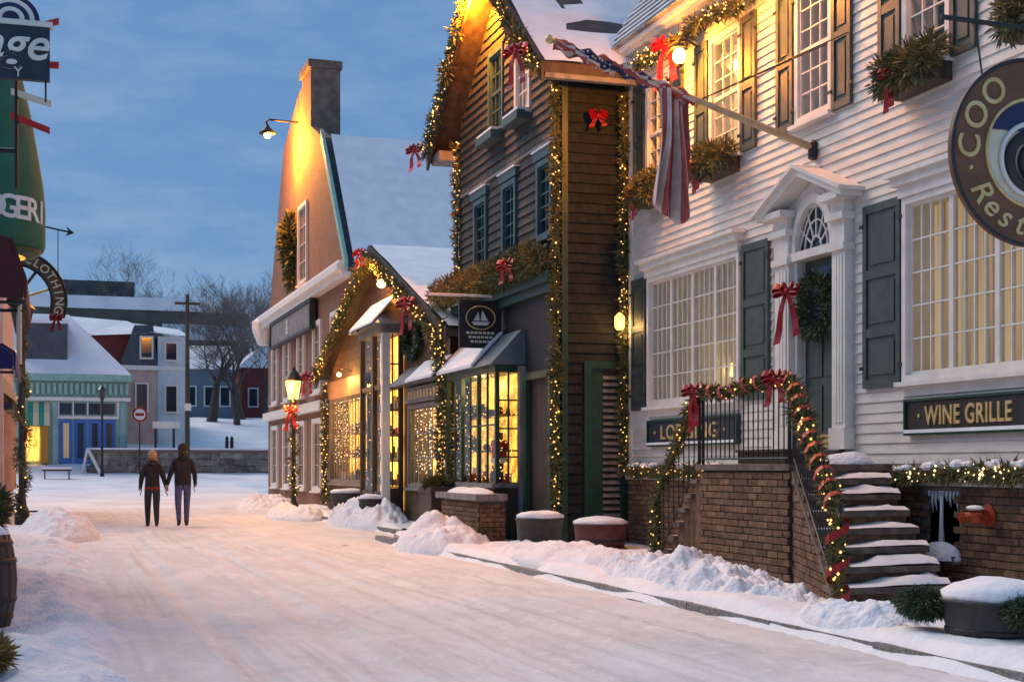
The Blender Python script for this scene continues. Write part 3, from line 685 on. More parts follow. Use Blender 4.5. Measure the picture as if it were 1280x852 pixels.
# brick basement in front of the foundation
bs = MB(); bwin = (12.02, 12.56, .46, 1.10)
wall_cells(bs, 'x', WX, 9.0, 20.44, -.05, 1.14, [bwin], 0.001, .035); mo = bs.build('basement_wall', 'mortar', H1)
bricks(mo, (WX - .04, 20.44), -math.pi / 2, 20.44 - 15.6, 0, lambda u: 1.15)
bricks(mo, (WX - .04, 13.3), -math.pi / 2, 4.3, 0, lambda u: 1.15, [(.72, 1.30, .44, 1.12)])
bw = MB(); bw.box(WX + .0, WX + .25, 12.0, 12.58, .44, 1.12); bw.build('basement_recess', 'dark_room', H1)
bs2 = MB(); bs2.ab('x', WX, 11.96, 12.62, .38, .46, .0, .16); bs2.build('basement_sill', 'step_stone', H1)

# ice and snow in the basement opening
ic = MB()
for i in range(9):
    yy = 12.05 + i * .06; L = random.uniform(.08, .30); ic.tube([(WX - .03, yy, 1.10), (WX - .035, yy + .01, 1.10 - L * .5), (WX - .03, yy, 1.10 - L)], [.02, .013, .003], 6)
ic.tube([(WX - .04, 12.3, 1.1), (WX - .05, 12.3, .8), (WX - .05, 12.3, .55)], [.018, .02, .035], 8)
fit(ic.build('icicles', 'ice', None, True, label='row of icicles hanging in the basement opening', cat='icicles'))
o = heap('snow_drift', WX - .10, 12.28, .14, .34, .12, 31, 'small white snow drift on the basement sill', base=.462, n=24, lump=.3)
# dining lamp behind the left window
dl = thing('table_lamp', (WX + .16, 17.15, 2.31), 'yellow shaded lamp behind the left ground floor window', 'lamp')
m = MB(); m.lathe((WX + .16, 17.15, 2.55), [(.15, 0), (.12, .17)], 16); m.build('lamp_shade', 'lampshade', dl, True)
m = MB(); m.lathe((WX + .16, 17.15, 2.31), [(.05, 0), (.02, .04), (.015, .25)], 10); m.build('lamp_base', 'gold', dl)

# ------------------------------------------------------------------ double stoop
SX = 7.3
ST = thing('brick_stoop', (7.9, 14, .1), 'brown brick stoop with snowy steps down both sides', 'stoop')
core = MB(); core.box(SX + .03, WX - .13, 13.10, 15.25, 0, 1.30); core.build('core', 'mortar', ST)
bricks(ST, (SX, 15.25), -math.pi / 2, 2.15, .0, lambda u: 1.30)
ld = MB(); ld.box(SX - .06, WX - .131, 13.05, 15.30, 1.302, 1.37); ld.build('landing', 'step_stone', ST)
ds = MB(); ds.box(8.24, WX - .02, 14.2, 15.34, 1.372, 1.53); ds.build('door_step', 'step_stone', ST)
def flight(y0, dy, xo0, xo1, xi0, xi1, nst=7):
    """steps leaving the landing along y; xo outer edge, xi inner edge, flaring outwards"""
    sd = 1 if dy > 0 else -1
    for i in range(nst):
        t0, t1 = i / nst, (i + 1) / nst; ya, yb = y0 + dy * t0, y0 + dy * t1 + sd * .04
        zt = 1.37 - (i + 1) * (1.22 / nst); oa, ob = xo0 + (xo1 - xo0) * t0, xo0 + (xo1 - xo0) * t1; ia, ib = xi0 + (xi1 - xi0) * t0, xi0 + (xi1 - xi0) * t1
        m = MB(); m.prism([(oa - .03, ya), (ia, ya), (ib, yb), (ob - .03, yb)], lambda u, v, h: (u, v, h), zt - .055, zt); s = m.build('step', 'step_stone', ST)
        r = MB(); r.prism([(oa + .02, ya + sd * .0), (ia - .01, ya), (ib - .01, yb - sd * .05), (ob + .02, yb - sd * .05)], lambda u, v, h: (u, v, h), -.02, zt - .056); r.build('riser', 'brick', s)
        # snow lying on the tread, thicker towards the wall
        g = MB(); nn = 10; bare = random.uniform(.05, .5); full = random.uniform(.55, 1.25)
        for jj in range(nn + 1):
            for kk in range(5):
                u = jj / nn; v = kk / 4; x = (oa + (ia - oa) * u) * (1 - v) + (ob + (ib - ob) * u) * v; yy = ya + (yb - ya) * v
                hh = (.010 + .10 * u ** 1.2 * (1 - .5 * u ** 8)) * max(.2, .8 + .7 * N(x, yy, 5, i)) * (0.2 if kk in (4,) else 1)
                hh *= full * min(1, max(.06, (u - bare * .8) / .22))
                g.v.append((x, yy - sd * .006, zt + .003 + hh))
        for jj in range(nn):
            for kk in range(4):
                a = jj * 5 + kk; g.f.append((a, a + 5, a + 6, a + 1)); g.mi.append(0)
        g.build('tread_snow', 'snow', s, True)
flight(13.05, -2.65, SX, 6.26, 8.34, 7.42, 8)
flight(15.30, .95, SX, 7.20, 8.40, 8.40)
# brick cheek under the right flight (flared) and the left one
dxx, dyy = 6.26 - SX, -2.65; L = math.hypot(dxx, dyy); ang = math.atan2(dyy, dxx)
ck = MB(); ck.prism([(0, 0), (L * .97, 0), (L * .97, .10), (0, 1.24)], lambda u, v, h: (SX + .05 + dxx * u / L + h, 13.05 + dyy * u / L, v), .0, .06); ck.build('cheek_core', 'mortar', ST)
bricks(ST, (SX + .02, 13.05), ang, L * .97, 0, lambda u: 1.28 - 1.18 * u / (L * .97))
sr = MB(); sr.prism([(0, 1.25), (L, .05), (L, .11), (0, 1.31)], lambda u, v, h: (SX + dxx * u / L + h, 13.05 + dyy * u / L, v), -.03, .07); sr.build('cheek_coping', 'step_stone', ST)

# snow on the landing, at the door
heap('snow_drift', 8.3, 13.75, .26, .5, .16, 33, 'bluish snow drift on the landing right of the door', base=1.36, n=30, lump=.4)
heap('snow_drift', 8.28, 16.6, .24, 1.1, .55, 35, 'snow drift against the brick base under the lodging sign', base=.5, n=30, lump=.5)
bx_ = thing('landing_box', (7.62, 14.0, 1.37), 'dark wooden box on the landing behind the iron railing', 'box')
m = MB(); m.box(7.42, 7.74, 13.45, 14.55, 1.372, 1.50); m.build('crate', 'dark_wood', bx_); m = MB(); m.box(7.40, 7.76, 13.43, 14.57, 1.501, 1.53); m.build('lid', 'dark_wood', bx_)

# iron railing: landing section and the two descending rails
RL = thing('iron_railing', (SX, 14, 1.3), 'black iron railing round the brick stoop', 'railing')
def rail(p0, p1, h=.86, n=14, post=True, zb0=.06):
    p0, p1 = Vector(p0), Vector(p1); m = MB()
    m.tube([p0 + Vector((0, 0, h)), p1 + Vector((0, 0, h))], .02, 6); m.tube([p0 + Vector((0, 0, zb0)), p1 + Vector((0, 0, zb0))], .013, 6)
    m.build('handrail', 'iron', RL)
    for i in range(n + 1):
        q = p0.lerp(p1, i / n); b = MB(); big = post and i in (0, n)
        b.tube([q + Vector((0, 0, 0 if big else zb0)), q + Vector((0, 0, h + (.08 if big else 0)))], .022 if big else .0085, 6); b.build('post' if big else 'baluster', 'iron', RL)
rail((SX + .0, 13.15, 1.37), (SX + .0, 15.2, 1.37), n=18)
rail((SX + .0, 13.05, 1.37), (6.28, 10.45, .12), n=18, h=.84)
rail((SX + .0, 15.3, 1.37), (7.18, 16.2, .15), n=8, h=.84)

# ================================================================== DARK SHINGLED HOUSE
DX, DY0, DY1, DA, DZ, DR = 7.5, 20.7, 26.2, 23.45, 10.0, .82
H2 = thing('dark_house', (DX + 2, 23.45, 0), 'tall dark shingled gable house between the white house and lit shop', 'house')
top = lambda a: DZ - abs(a - DA) * DR
op2 = [(23.42, 24.22, 7.22, 8.62), (21.98, 22.70, 7.22, 8.45), (24.42, 25.14, 5.0, 6.16), (22.72, 23.42, 5.0, 6.16), (20.92, 21.58, 5.0, 6.16)]
m = MB(); wall_cells(m, 'x', DX, DY0, DY1, 0, 7.5, op2, -.22, -.001)
zs = [7.5, 7.7, 8.0, 8.3, 8.62, 9.0, 9.4, 9.8]
for za, zb in zip(zs[:-1], zs[1:]):
    hw = (DZ - zb) / DR; wall_cells(m, 'x', DX, DA - hw, DA + hw, za, zb, op2, -.22, -.001)
m.box(DX + .22, 16, DY0 + .001, DY0 + .2, 0, 7.7); m.box(DX + .22, 16, DY1 - .2, DY1, 0, 7.7); m.box(DX + .3, DX + .35, DY0 + .2, DY1 - .2, 0, 7.5)
m.build('wall', 'dark_wood', H2)
def dlim(z):
    hw = 9 if z < 7.7 else (DZ - z) / DR - .02; return (max(DY0 + .13, DA - hw), min(DY1 - .13, DA + hw))
grow = [(a - .09, b + .09, c - .09, d + .09) for a, b, c, d in op2]
boards(H2, 'x', DX - .02, 6.50, 9.8, .155, dlim, grow, 'shingle', .05, 'shingle_board')
boards(H2, 'x', DX, 4.40, 6.46, .155, dlim, grow, 'shingle', .05, 'shingle_board')
boards(H2, 'y', DY0, 2.95, 7.5, .155, lambda z: (DX + .12, 9.6), [], 'dimmed_shingle', .05, 'shingle_board')
boards(H2, 'y', DY0, .15, 2.95, .155, lambda z: (DX + .12, 9.6), [(7.86, 8.62, 0, 3.0)], 'dimmed_shingle', .05, 'shingle_board')
m = MB(); m.ab('x', DX, DY0 + .12, DY1 - .12, 6.44, 6.50, 0, .06); m.build('belt_trim', 'grey_wood', H2)
for a in (DY0, DY1 - .12):
    m = MB(); m.ab('x', DX, a, a + .12, 0, 7.72, -.02, .05); m.build('corner_board', 'green_door', H2)
MB().ab('y', DY0, DX + .021, DX + .12, 0, 7.5, -.02, .05).build('corner_board', 'green_door', H2)
for i, (a, b, c, d) in enumerate(op2):
    window(H2, 'x', DX - .02, a + .05, b - .05, c + .03, d - .05, 2 if i > 1 else 3, 4 if i < 2 else 5, 'teal_trim' if i != 1 else 'trim_white', ('lit_curtain', 'curtain', 'curtain', 'curtain', 'dark_room')[i], fw=.09, out=.06, sash=i < 2, mun=.022)
for a, b, c, d in op2[2:]:
    m = MB(); m.ab('x', DX, a - .12, b + .12, d + .06, d + .20, .0, .10); m.build('window_head', 'teal_trim', H2)
    m = MB(); m.ab('x', DX, a - .14, b + .14, d + .201, d + .225, .0, .13); m.build('head_snow', 'snow', H2)
# roof: two slabs, barge boards, snow
rt = lambda a, o=0: DZ + .18 - abs(a - DA) * DR + o
for sd, ye in ((-1, 20.05), (1, 26.85)):
    m = MB(); m.prism([(DA, rt(DA) - .16), (ye, rt(ye) - .16), (ye, rt(ye)), (DA, rt(DA))], lambda u, v, h: (h, u, v), 7.02, 16); r_ = m.build('roof_slope', 'dark_wood', H2)
    m = MB()
    n1, n2 = 24, 30; xs = lin(7.04, 16, .3); ys = lin(min(ye, DA), max(ye, DA), .12)
    for yy in ys:
        for x in xs: m.v.append((x, yy, rt(yy) + .004 + .07 * max(.05, min(1, .5 + 1.3 * N(x, yy, .8, 6))) - (.06 if (x > 7.9 and N(x * .7, yy * 2.2, .8, 44) > .22) else 0)))
    k = len(xs)
    for j in range(len(ys) - 1):
        for i in range(k - 1): m.f.append((j * k + i, j * k + i + 1, (j + 1) * k + i + 1, (j + 1) * k + i)); m.mi.append(0)
    m.build('roof_snow', 'snow', r_, True)
    m = MB(); m.prism([(DA, rt(DA) - .30), (ye, rt(ye) - .30), (ye, rt(ye) - .005), (DA, rt(DA) - .005)], lambda u, v, h: (h, u, v), 6.97, 7.018); m.build('barge_board', 'dark_wood', H2)
MB().box(7.04, 15.9, 20.06, 20.18, 7.16, 7.26).build('eave_board', 'grey_wood', H2)
MB().box(7.06, DX + .1, 26.22, 26.80, 7.18, 7.36).build('eave_return', 'grey_wood', H2)
for _a, _b in ((23.36, 24.28), (21.92, 22.76)):
    _s = MB().ab('x', DX, _a, _b, 7.00, 7.14, .0, .30).build('sill_box', 'teal_trim', H2); MB().ab('x', DX, _a + .02, _b - .02, 7.141, 7.19, .05, .28).build('sill_snow', 'snow', _s)
# ground floor front
m = MB(); wall_cells(m, 'x', DX, DY0 + .12, DY1 - .12, .0, 4.36, [(20.98, 22.05, .2, 2.75)], .0, .03); m.build('shopfront_panel', 'black_paint', H2)
m = MB(); m.ab('x', DX, DY0, DY1, 4.20, 4.38, 0, .22); m.ab('x', DX, DY0, DY1, 4.06, 4.20, 0, .14); m.build('shop_cornice', 'green_door', H2)
for a in (20.86, 22.06):
    MB().ab('x', DX, a, a + .12, .1, 2.87, .031, .10).build('door_post', 'green_door', H2)
m = MB(); m.ab('x', DX, 20.98, 22.06, 2.75, 2.87, .031, .10); m.build('door_lintel', 'green_door', H2)
m = MB(); m.ab('x', DX, 20.98, 22.05, .15, 2.75, -.12, -.06); d_ = m.build('door', 'black_paint', H2)
MB().ab('x', DX, 21.12, 21.92, 1.2, 2.6, -.06, -.05).build('door_pane', 'lit_shop', d_); MB().ab('x', DX, 21.12, 21.92, .3, 1.05, -.06, -.045).build('door_panel', 'dark_wood', d_)
m = MB(); m.ab('x', DX, 22.24, 22.36, .1, 3.0, .031, .14); m.build('door_post', 'grey_wood', H2)
# green side door with louvres
gd = MB(); gd.ab('y', DY0, 7.88, 7.99, .1, 2.98, .0, .09); gd.ab('y', DY0, 8.49, 8.60, .1, 2.98, .0, .09); gd.ab('y', DY0, 7.99, 8.49, 2.86, 2.98, .0, .09); gd.ab('y', DY0, 7.99, 8.49, .1, .34, 0, .07)
gdo = gd.build('side_door', 'green_door', H2)
for i in range(24):
    z = .40 + i * .102; m = MB(); m.prism([(.01, z), (.06, z - .05), (.07, z - .04), (.02, z + .015)], lambda u, v, h: (h, DY0 - u, v), 8.2, 8.489); m.build('louvre', 'grey_wood', gdo)
m = MB(); m.ab('y', DY0, 7.991, 8.199, .34, 2.86, .0, .05); m.build('door_leaf', 'green_door', gdo)
# bay window on a ledge
BY = thing('bay_window', (7.2, 24, .9), 'glowing bay window with blue metal hood beside the hanging ship sign', 'bay window')
bx0, by0, by1, bz0, bz1 = 7.0, 22.42, 25.5, 1.06, 2.90
for (x, y) in ((bx0, by0), (bx0, 23.45), (bx0, 24.47), (bx0, by1 - .07), (7.40, by0)):
    m = MB(); m.box(x, x + .07, y, y + .07, bz0, bz1); m.build('post', 'green_door', BY)
m = MB(); m.box(bx0 - .02, 7.468, by0 - .02, by1 + .02, bz1, bz1 + .16); m.build('header', 'green_door', BY)
m = MB(); m.box(bx0 - .10, 7.468, by0 - .10, by1 + .02, bz0 - .07, bz0 - .001); sl = m.build('ledge', 'grey_wood', BY)
m = MB(); m.box(bx0 - .04, 7.468, by0 - .02, by1, .1, bz0 - .071); m.build('base_panel', 'dark_wood', BY)
for (y0, y1) in ((by0 + .07, 23.45), (23.52, 24.47), (24.54, by1 - .07)):
    piece('pane', PANE, BY, (bx0 + .03, (y0 + y1) / 2, (bz0 + bz1) / 2), (.005, y1 - y0, bz1 - bz0))
    m = MB(); m.box(bx0 + .012, bx0 + .05, y0, y1, 2.02, 2.05); m.box(bx0 + .012, bx0 + .05, (y0 + y1) / 2 - .012, (y0 + y1) / 2 + .012, bz0, 2.02); m.box(bx0 + .012, bx0 + .05, (y0 + y1) / 2 - .012, (y0 + y1) / 2 + .012, 2.05, bz1); m.build('muntin_grid', 'green_door', BY)
piece('pane', PANE, BY, ((bx0 + 7.47) / 2 + .03, by0 + .03, (bz0 + bz1) / 2), (.36, .005, bz1 - bz0))
m = MB(); m.box(7.44, 7.467, by0 + .08, by1 - .08, bz0, bz1); m.build('lit_back_wall', 'lit_gold', BY)
m = MB()
for z in (1.5, 1.97, 2.44): m.box(bx0 + .071, 7.399, by0 + .015, by0 + .05, z - .013, z + .013)
m.box(7.22, 7.245, by0 + .013, by0 + .052, bz0, bz1); m.build('side_glazing_bars', 'green_door', BY)
hood = MB(); hood.prism([(6.86, 3.02), (7.468, 3.02), (7.468, 3.60), (7.40, 3.60)], lambda u, v, h: (u, h, v), by0 - .16, by1 + .1); hd = hood.build('hood_roof', 'metal_roof', BY)
m = MB(); m.prism([(6.84, 3.03), (7.39, 3.615), (7.39, 3.66), (6.83, 3.085)], lambda u, v, h: (u, h, v), 23.3, by1 + .1); m.build('hood_snow', 'snow', hd)
bb = MB()
for i in range(300):
    y = random.uniform(by0 + .1, by1 - .1); bb.octa((random.uniform(7.05, 7.16), y, random.uniform(bz0 + .05, bz1 - .02)), random.uniform(.007, .016))
for i in range(90): bb.octa((random.uniform(7.05, 7.42), by0 + .06, random.uniform(bz0 + .05, bz1)), .012)
bb.build('light_string', 'bulb', BY, kind='stuff')
def goods(parent, x0, x1, y0, y1, zs, seed, n=16):
    rg = random.Random(seed); m = MB()
    for z in zs:
        m.box(x0 - .02, x1 + .02, y0, y1, z - .03, z - .002, 4); y = y0 + .03
        while y < y1 - .12:
            wd = rg.uniform(.06, .17); hh = rg.uniform(.08, .30); x = rg.uniform(x0, max(x0, x1 - .12)); k = rg.random(); mi = rg.randint(0, 3)
            if k < .4: m.box(x, x + wd * .7, y, y + wd, z, z + hh, mi)
            elif k < .75: m.lathe((x + wd * .4, y + wd / 2, z), [(wd * .4, 0), (wd * .45, hh * .5), (wd * .15, hh * .75), (wd * .15, hh)], 8, mi)
            else: m.ball((x + wd * .45, y + wd / 2, z + wd * .45), wd * .45, 6, mi)
            y += wd + rg.uniform(.01, .10)
    m.build('display_goods', ['santa_red', 'boxwood', 'cream', 'dark_wood', 'oak'], parent, kind='stuff')
goods(BY, 7.14, 7.40, by0 + .12, by1 - .12, (bz0 + .02, 1.62, 2.22), 4)
gb = thing('gift_box', (7.15, 22.75, 1.06), 'red gift box with white lid standing in the bay window', 'gift box')
m = MB(); m.box(7.06, 7.26, 22.62, 22.85, 1.48, 1.78); m.build('box', 'santa_red', gb); m = MB(); m.box(7.05, 7.27, 22.61, 22.86, 1.40, 1.478); m.build('band', 'trim_white', gb); MB().box(7.1, 7.22, 22.68, 22.8, 1.062, 1.398).build('stand', 'dark_wood', gb)
plight('bay_light', (7.2, 24.0, 2.75), 22, (1, .6, .2), .1, BY)
# brick pedestal below it
PD = thing('brick_pedestal', (6.9, 23, .1), 'low square brick pedestal with snowy slab under the bay window', 'pedestal')
m = MB(); m.box(6.55, 6.94, 21.75, 24.0, 0, .80); m.build('core', 'mortar', PD)
bricks(PD, (6.53, 24.0), -math.pi / 2, 2.25, 0, lambda u: .80); bricks(PD, (6.53, 21.73), 0, .42, 0, lambda u: .80)
m = MB(); m.box(6.42, 6.95, 21.62, 24.1, .80, .90); m.build('slab', 'grey_wood', PD)
heap('snow_drift', 6.69, 22.85, .25, 1.15, .10, 37, 'thin snow cap on the slab of the brick pedestal', base=.90, n=30, lump=.25)
# hanging sign with a ship
HS = thing('hanging_sign', (7.1, 23.5, 3.4), 'black hanging sign with a white ship in an oval on white bar', 'sign')
m = MB(); m.box(6.68, 7.44, 23.48, 23.54, 3.38, 4.20); m.build('board', 'black_paint', HS)
m = MB(); m.tube([(7.5, 23.51, 4.28), (6.15, 23.51, 4.28)], .024, 8); m.build('bar', 'trim_white', HS)
for x in (6.82, 7.30):
    MB().tube([(x, 23.51, 4.28), (x, 23.51, 4.2)], .008, 5).build('hanger', 'iron', HS)
m = MB(); m.tube([(7.06 + .26 * math.cos(a * math.pi / 12), 23.475, 3.90 + .20 * math.sin(a * math.pi / 12)) for a in range(25)], .012, 5, cap=False); m.build('oval', 'gold', HS)
shp = MB()
for pts in ([(-.16, -.08), (.17, -.08), (.12, -.14), (-.12, -.14)], [(-.13, -.06), (-.02, -.06), (-.04, .09)], [(0, -.06), (.13, -.06), (.03, .12)]):
    shp.prism(pts, lambda u, v, h: (7.06 + u, 23.48 - h, 3.91 + v), .002, .012)
shp.build('ship_emblem', 'trim_white', HS)
m = MB()
for r_ in range(3):
    for q in range(7 - r_): m.box(6.80 + .04 * r_ + q * .075, 6.855 + .04 * r_ + q * .075, 23.468, 23.479, 3.62 - r_ * .075, 3.66 - r_ * .075)
m.build('lettering', 'cream', HS, kind='stuff')

# ================================================================== TALL BRICK GABLE
BX = 8.0
H3 = thing('brick_building', (BX + 4, 47, 0), 'tall pink brick gable building with chimney and snowy roof', 'building')
prof = [(55.0, 0), (55.0, 6.8), (51.2, 12.7), (48.0, 13.9), (45.62, 14.1), (45.62, 12.3), (42.3, 11.0), (39.3, 7.1), (39.3, 0)]
m = MB(); m.prism(prof, lambda u, v, h: (h, u, v), BX, BX + .3); m.build('gable_wall', 'pink_brick', H3)
m = MB(); m.box(BX + .3, 26, 39.3, 39.6, 0, 7.1); m.build('side_wall', 'pink_brick', H3)
m = MB(); m.prism([(38.9, 6.75), (42.3, 11.0), (42.3, 11.2), (38.75, 6.85)], lambda u, v, h: (h, u, v), BX - .18, 26); rs = m.build('roof_slope', 'far_slate', H3)
xs = lin(BX + .0, 26, .4); ys = lin(38.78, 42.25, .25); m = MB()
for yy in ys:
    for x in xs:
        t = (yy - 38.78) / 3.47; m.v.append((x, yy - .07, 6.90 + t * 4.28 + .10 + .03 * N(x, yy, .7, 3)))
k = len(xs)
for j in range(len(ys) - 1):
    for i in range(k - 1): m.f.append((j * k + i, j * k + i + 1, (j + 1) * k + i + 1, (j + 1) * k + i)); m.mi.append(0)
m.build('slope_snow', 'snow', rs, True)
m = MB(); m.prism([(42.15, 11.0), (46.5, 11.9), (50.5, 11.3), (50.5, 10.5), (42.15, 10.5)], lambda u, v, h: (h, u, v), BX + .3, 26); ur = m.build('upper_roof', 'far_slate', H3)
m = MB(); m.prism([(42.35, 11.25), (46.4, 12.15), (46.4, 12.0), (42.35, 11.12)], lambda u, v, h: (h, u, v), BX + .32, 26); m.build('upper_snow', 'snow', ur)
m = MB(); m.prism([(41.98, 10.95), (42.3, 11.26), (42.42, 11.26), (42.42, 10.98)], lambda u, v, h: (h, u, v), BX + .3, 9.8); m.build('roof_break', 'far_slate', H3)
m = MB(); m.prism([(41.98, 10.95), (42.3, 11.26), (42.42, 11.26), (42.42, 10.98)], lambda u, v, h: (h, u, v), 10.6, 22); m.build('roof_break', 'far_slate', H3)
m = MB(); m.prism([(38.7, 6.75), (42.35, 11.05), (42.35, 11.45), (38.7, 7.05)], lambda u, v, h: (h, u, v), BX - .28, BX - .181); m.build('rake_board', 'seafoam', H3)
m = MB(); m.box(BX + .004, BX + .96, 45.6, 47.3, 11.6, 14.2); ch = m.build('chimney', 'chimney_brick', H3)
m = MB(); m.box(BX - .09, BX + 1.02, 45.54, 47.36, 14.2, 14.45); m.build('chimney_cap', 'chimney_brick', ch)
MB().box(BX + .5, BX + .85, 49.3, 49.8, 12.0, 13.9).build('vent_stack', 'chimney_brick', H3)
m = MB()
m.ab('x', BX, 39.1, 55.4, 6.62, 6.80, 0, .28); m.ab('x', BX, 39.1, 55.5, 6.80, 6.98, 0, .42); m.build('cornice', 'trim_white', H3)
m = MB(); m.ab('x', BX, 39.0, 55.5, 6.981, 7.06, 0, .40); m.build('cornice_snow', 'snow', H3)
window(H3, 'x', BX - .02, 46.2, 47.6, 7.5, 9.9, 2, 4, 'trim_white', 'dark_room', fw=.12, out=.06, piecewise=False)
for a in (41.2, 44.2, 47.2, 50.2, 53.0):
    window(H3, 'x', BX - .02, a - .55, a + .55, 3.75, 5.75, 2, 4, 'trim_white', 'lit_dim', fw=.14, out=.07, piecewise=False)
    window(H3, 'x', BX - .02, a - .65, a + .65, .7, 2.7, 2, 3, 'trim_white', 'lit_curtain', fw=.14, out=.07, piecewise=False)
MB().ab('x', BX, 39.2, 55.0, 3.05, 3.35, 0, .22).build('belt_course', 'trim_white', H3)
SB = thing('sign_board', (BX - .3, 48.6, 5.9), 'long dark framed sign under the cornice of the brick gable', 'sign')
m = MB(); m.ab('x', BX, 44.4, 52.8, 5.72, 6.50, .10, .22); m.build('panel', 'grey_wood', SB)
m = MB()
for q in ((44.3, 52.9, 6.5, 6.58), (44.3, 52.9, 5.64, 5.72)): m.ab('x', BX, *q, .08, .27)
for q in ((44.3, 44.45, 5.72, 6.5), (52.75, 52.9, 5.72, 6.5)): m.ab('x', BX, *q, .08, .27)
m.build('frame', 'black_paint', SB)
m = MB(); m.addmesh(tmesh('&', .75, .02), facing('x', (BX - .24, 48.9, 6.1))); m.build('lettering', 'trim_white', SB)
FL = thing('corner_capital', (BX - .2, 55.3, 6.2), 'white corner capital lit orange on the far brick corner', 'capital')
MB().lathe((BX - .1, 55.2, 6.0), [(.25, 0), (.42, .35), (.5, .6), (.5, .9), (.2, 1.1)], 12).build('capital_block', 'trim_white', FL)

# gooseneck lamp high on the gable
GL = thing('gooseneck_lamp', (BX, 48.0, 12.6), 'gooseneck lamp high on the brick gable beside the chimney', 'lamp')
m = MB(); m.tube([(BX + .2, 48.0, 12.95), (7.0, 48.0, 12.98), (6.92, 48.0, 12.9), (6.95, 48.0, 12.78)], .035, 8); m.build('arm', 'iron', GL)
m = MB(); m.lathe((6.95, 48, 12.5), [(.28, 0), (.24, .08), (.08, .22), (.05, .3)], 14); m.build('shade', 'iron', GL, True)
MB().ball((6.95, 48, 12.46), .12, 8).build('bulb', 'lamp_glow', GL)
plight('gable_lamp_light', (7.15, 48.0, 12.2), 2600, (1, .36, .03), .12, GL)

# ================================================================== LIT GABLE SHOP
SXX, SA, SZ, SP = 7.3, 32.1, 6.22, .372
H4 = thing('gable_shop', (SXX + 3, 32.7, 0), 'low gabled shop with glowing windows and snow covered roof', 'shop')
stop = lambda a: SZ - abs(a - SA) * SP
op4 = [(33.6, 38.4, .95, 3.10), (26.5, 29.5, .95, 2.58)]
m = MB(); wall_cells(m, 'x', SXX, 26.3, 38.9, 0, 3.8, op4, -.15, 0); m.prism([(26.3, 3.801), (38.9, 3.801), (SA, SZ - .05)], lambda u, v, h: (SXX + h, u, v), .0, .15)
m.box(SXX + .15, 14, 26.3, 26.45, 0, 3.8); m.build('wall', 'barn_wood', H4)
boards(H4, 'x', SXX, 3.85, 6.2, .16, lambda z: (SA - (SZ - z) / SP + .1, SA + (SZ - z) / SP - .1), [], 'barn_wood', .03, 'siding_board')
for sd, ye in ((-1, 25.4), (1, 38.9)):
    m = MB(); r4 = lambda a: SZ + .16 - abs(a - SA) * SP
    m.prism([(SA, r4(SA) - .14), (ye, r4(ye) - .14), (ye, r4(ye)), (SA, r4(SA))], lambda u, v, h: (h, u, v), 7.0, 14); r_ = m.build('roof_slope', 'dark_wood', H4)
    m = MB(); xs = lin(7.02, 14, .3); ys = lin(min(ye, SA), max(ye, SA), .3)
    for yy in ys:
        for x in xs: m.v.append((x, yy, r4(yy) + .06 + .03 * N(x, yy, .9, 2)))
    k = len(xs)
    for j in range(len(ys) - 1):
        for i in range(k - 1): m.f.append((j * k + i, j * k + i + 1, (j + 1) * k + i + 1, (j + 1) * k + i)); m.mi.append(0)
    m.build('roof_snow', 'snow', r_, True)
    m = MB(); m.prism([(SA, r4(SA) - .26), (ye, r4(ye) - .26), (ye, r4(ye) + .03), (SA, r4(SA) + .03)], lambda u, v, h: (h, u, v), 6.96, 6.998); m.build('barge_board', 'dark_wood', H4)
for (a, b, c, d) in op4:
    n = 6 if b - a > 4 else 4; cw = (b - a) / n
    window(H4, 'x', SXX, a + .02, b - .02, c + .02, d - .02, 2, 3, 'grey_wood', 'lit_shop', casings=n, fw=.08, out=.05, depth=.5, piecewise=True, md=.3, mun=.02)
MB().ab('x', SXX, 33.5, 38.5, 3.12, 3.6, 0, .10).build('fascia_board', 'oak', H4)
bb = MB()
for a in lin(33.75, 38.3, .22) + lin(26.6, 29.4, .16):
    zt = 3.05 if a > 30 else 2.52; z = zt
    while z > (1.4 if a > 30 else 1.2):
        bb.octa((SXX + .10 + random.uniform(-.02, .06), a + random.uniform(-.03, .03), z), random.uniform(.012, .02)); z -= random.uniform(.06, .14)
bb.build('light_string', 'bulb_white', H4, kind='stuff')
goods(H4, SXX + .18, SXX + .44, 33.75, 38.25, (1.0, 1.6, 2.2), 6); goods(H4, SXX + .18, SXX + .44, 26.65, 29.35, (1.0, 1.55, 2.05), 8)
t = thing('fascia_lamp', (7.0, 35.6, 3.6), 'small lamp over the far shop window lighting the fascia gold', 'lamp')
MB().tube([(SXX, 35.6, 3.75), (6.98, 35.6, 3.82), (6.96, 35.6, 3.72)], .015, 6).build('arm', 'iron', t); MB().ball((6.96, 35.6, 3.66), .06, 8).build('globe', 'lamp_glow', t, True)
plight('fascia_light', (6.98, 35.5, 3.52), 55, (1, .52, .10), .08, t)
plight('shop_light', (SXX + .3, 35.8, 2.95), 40, (1, .6, .2), .15, H4); plight('shop_light', (SXX + .3, 27.9, 2.45), 25, (1, .6, .2), .15, H4)
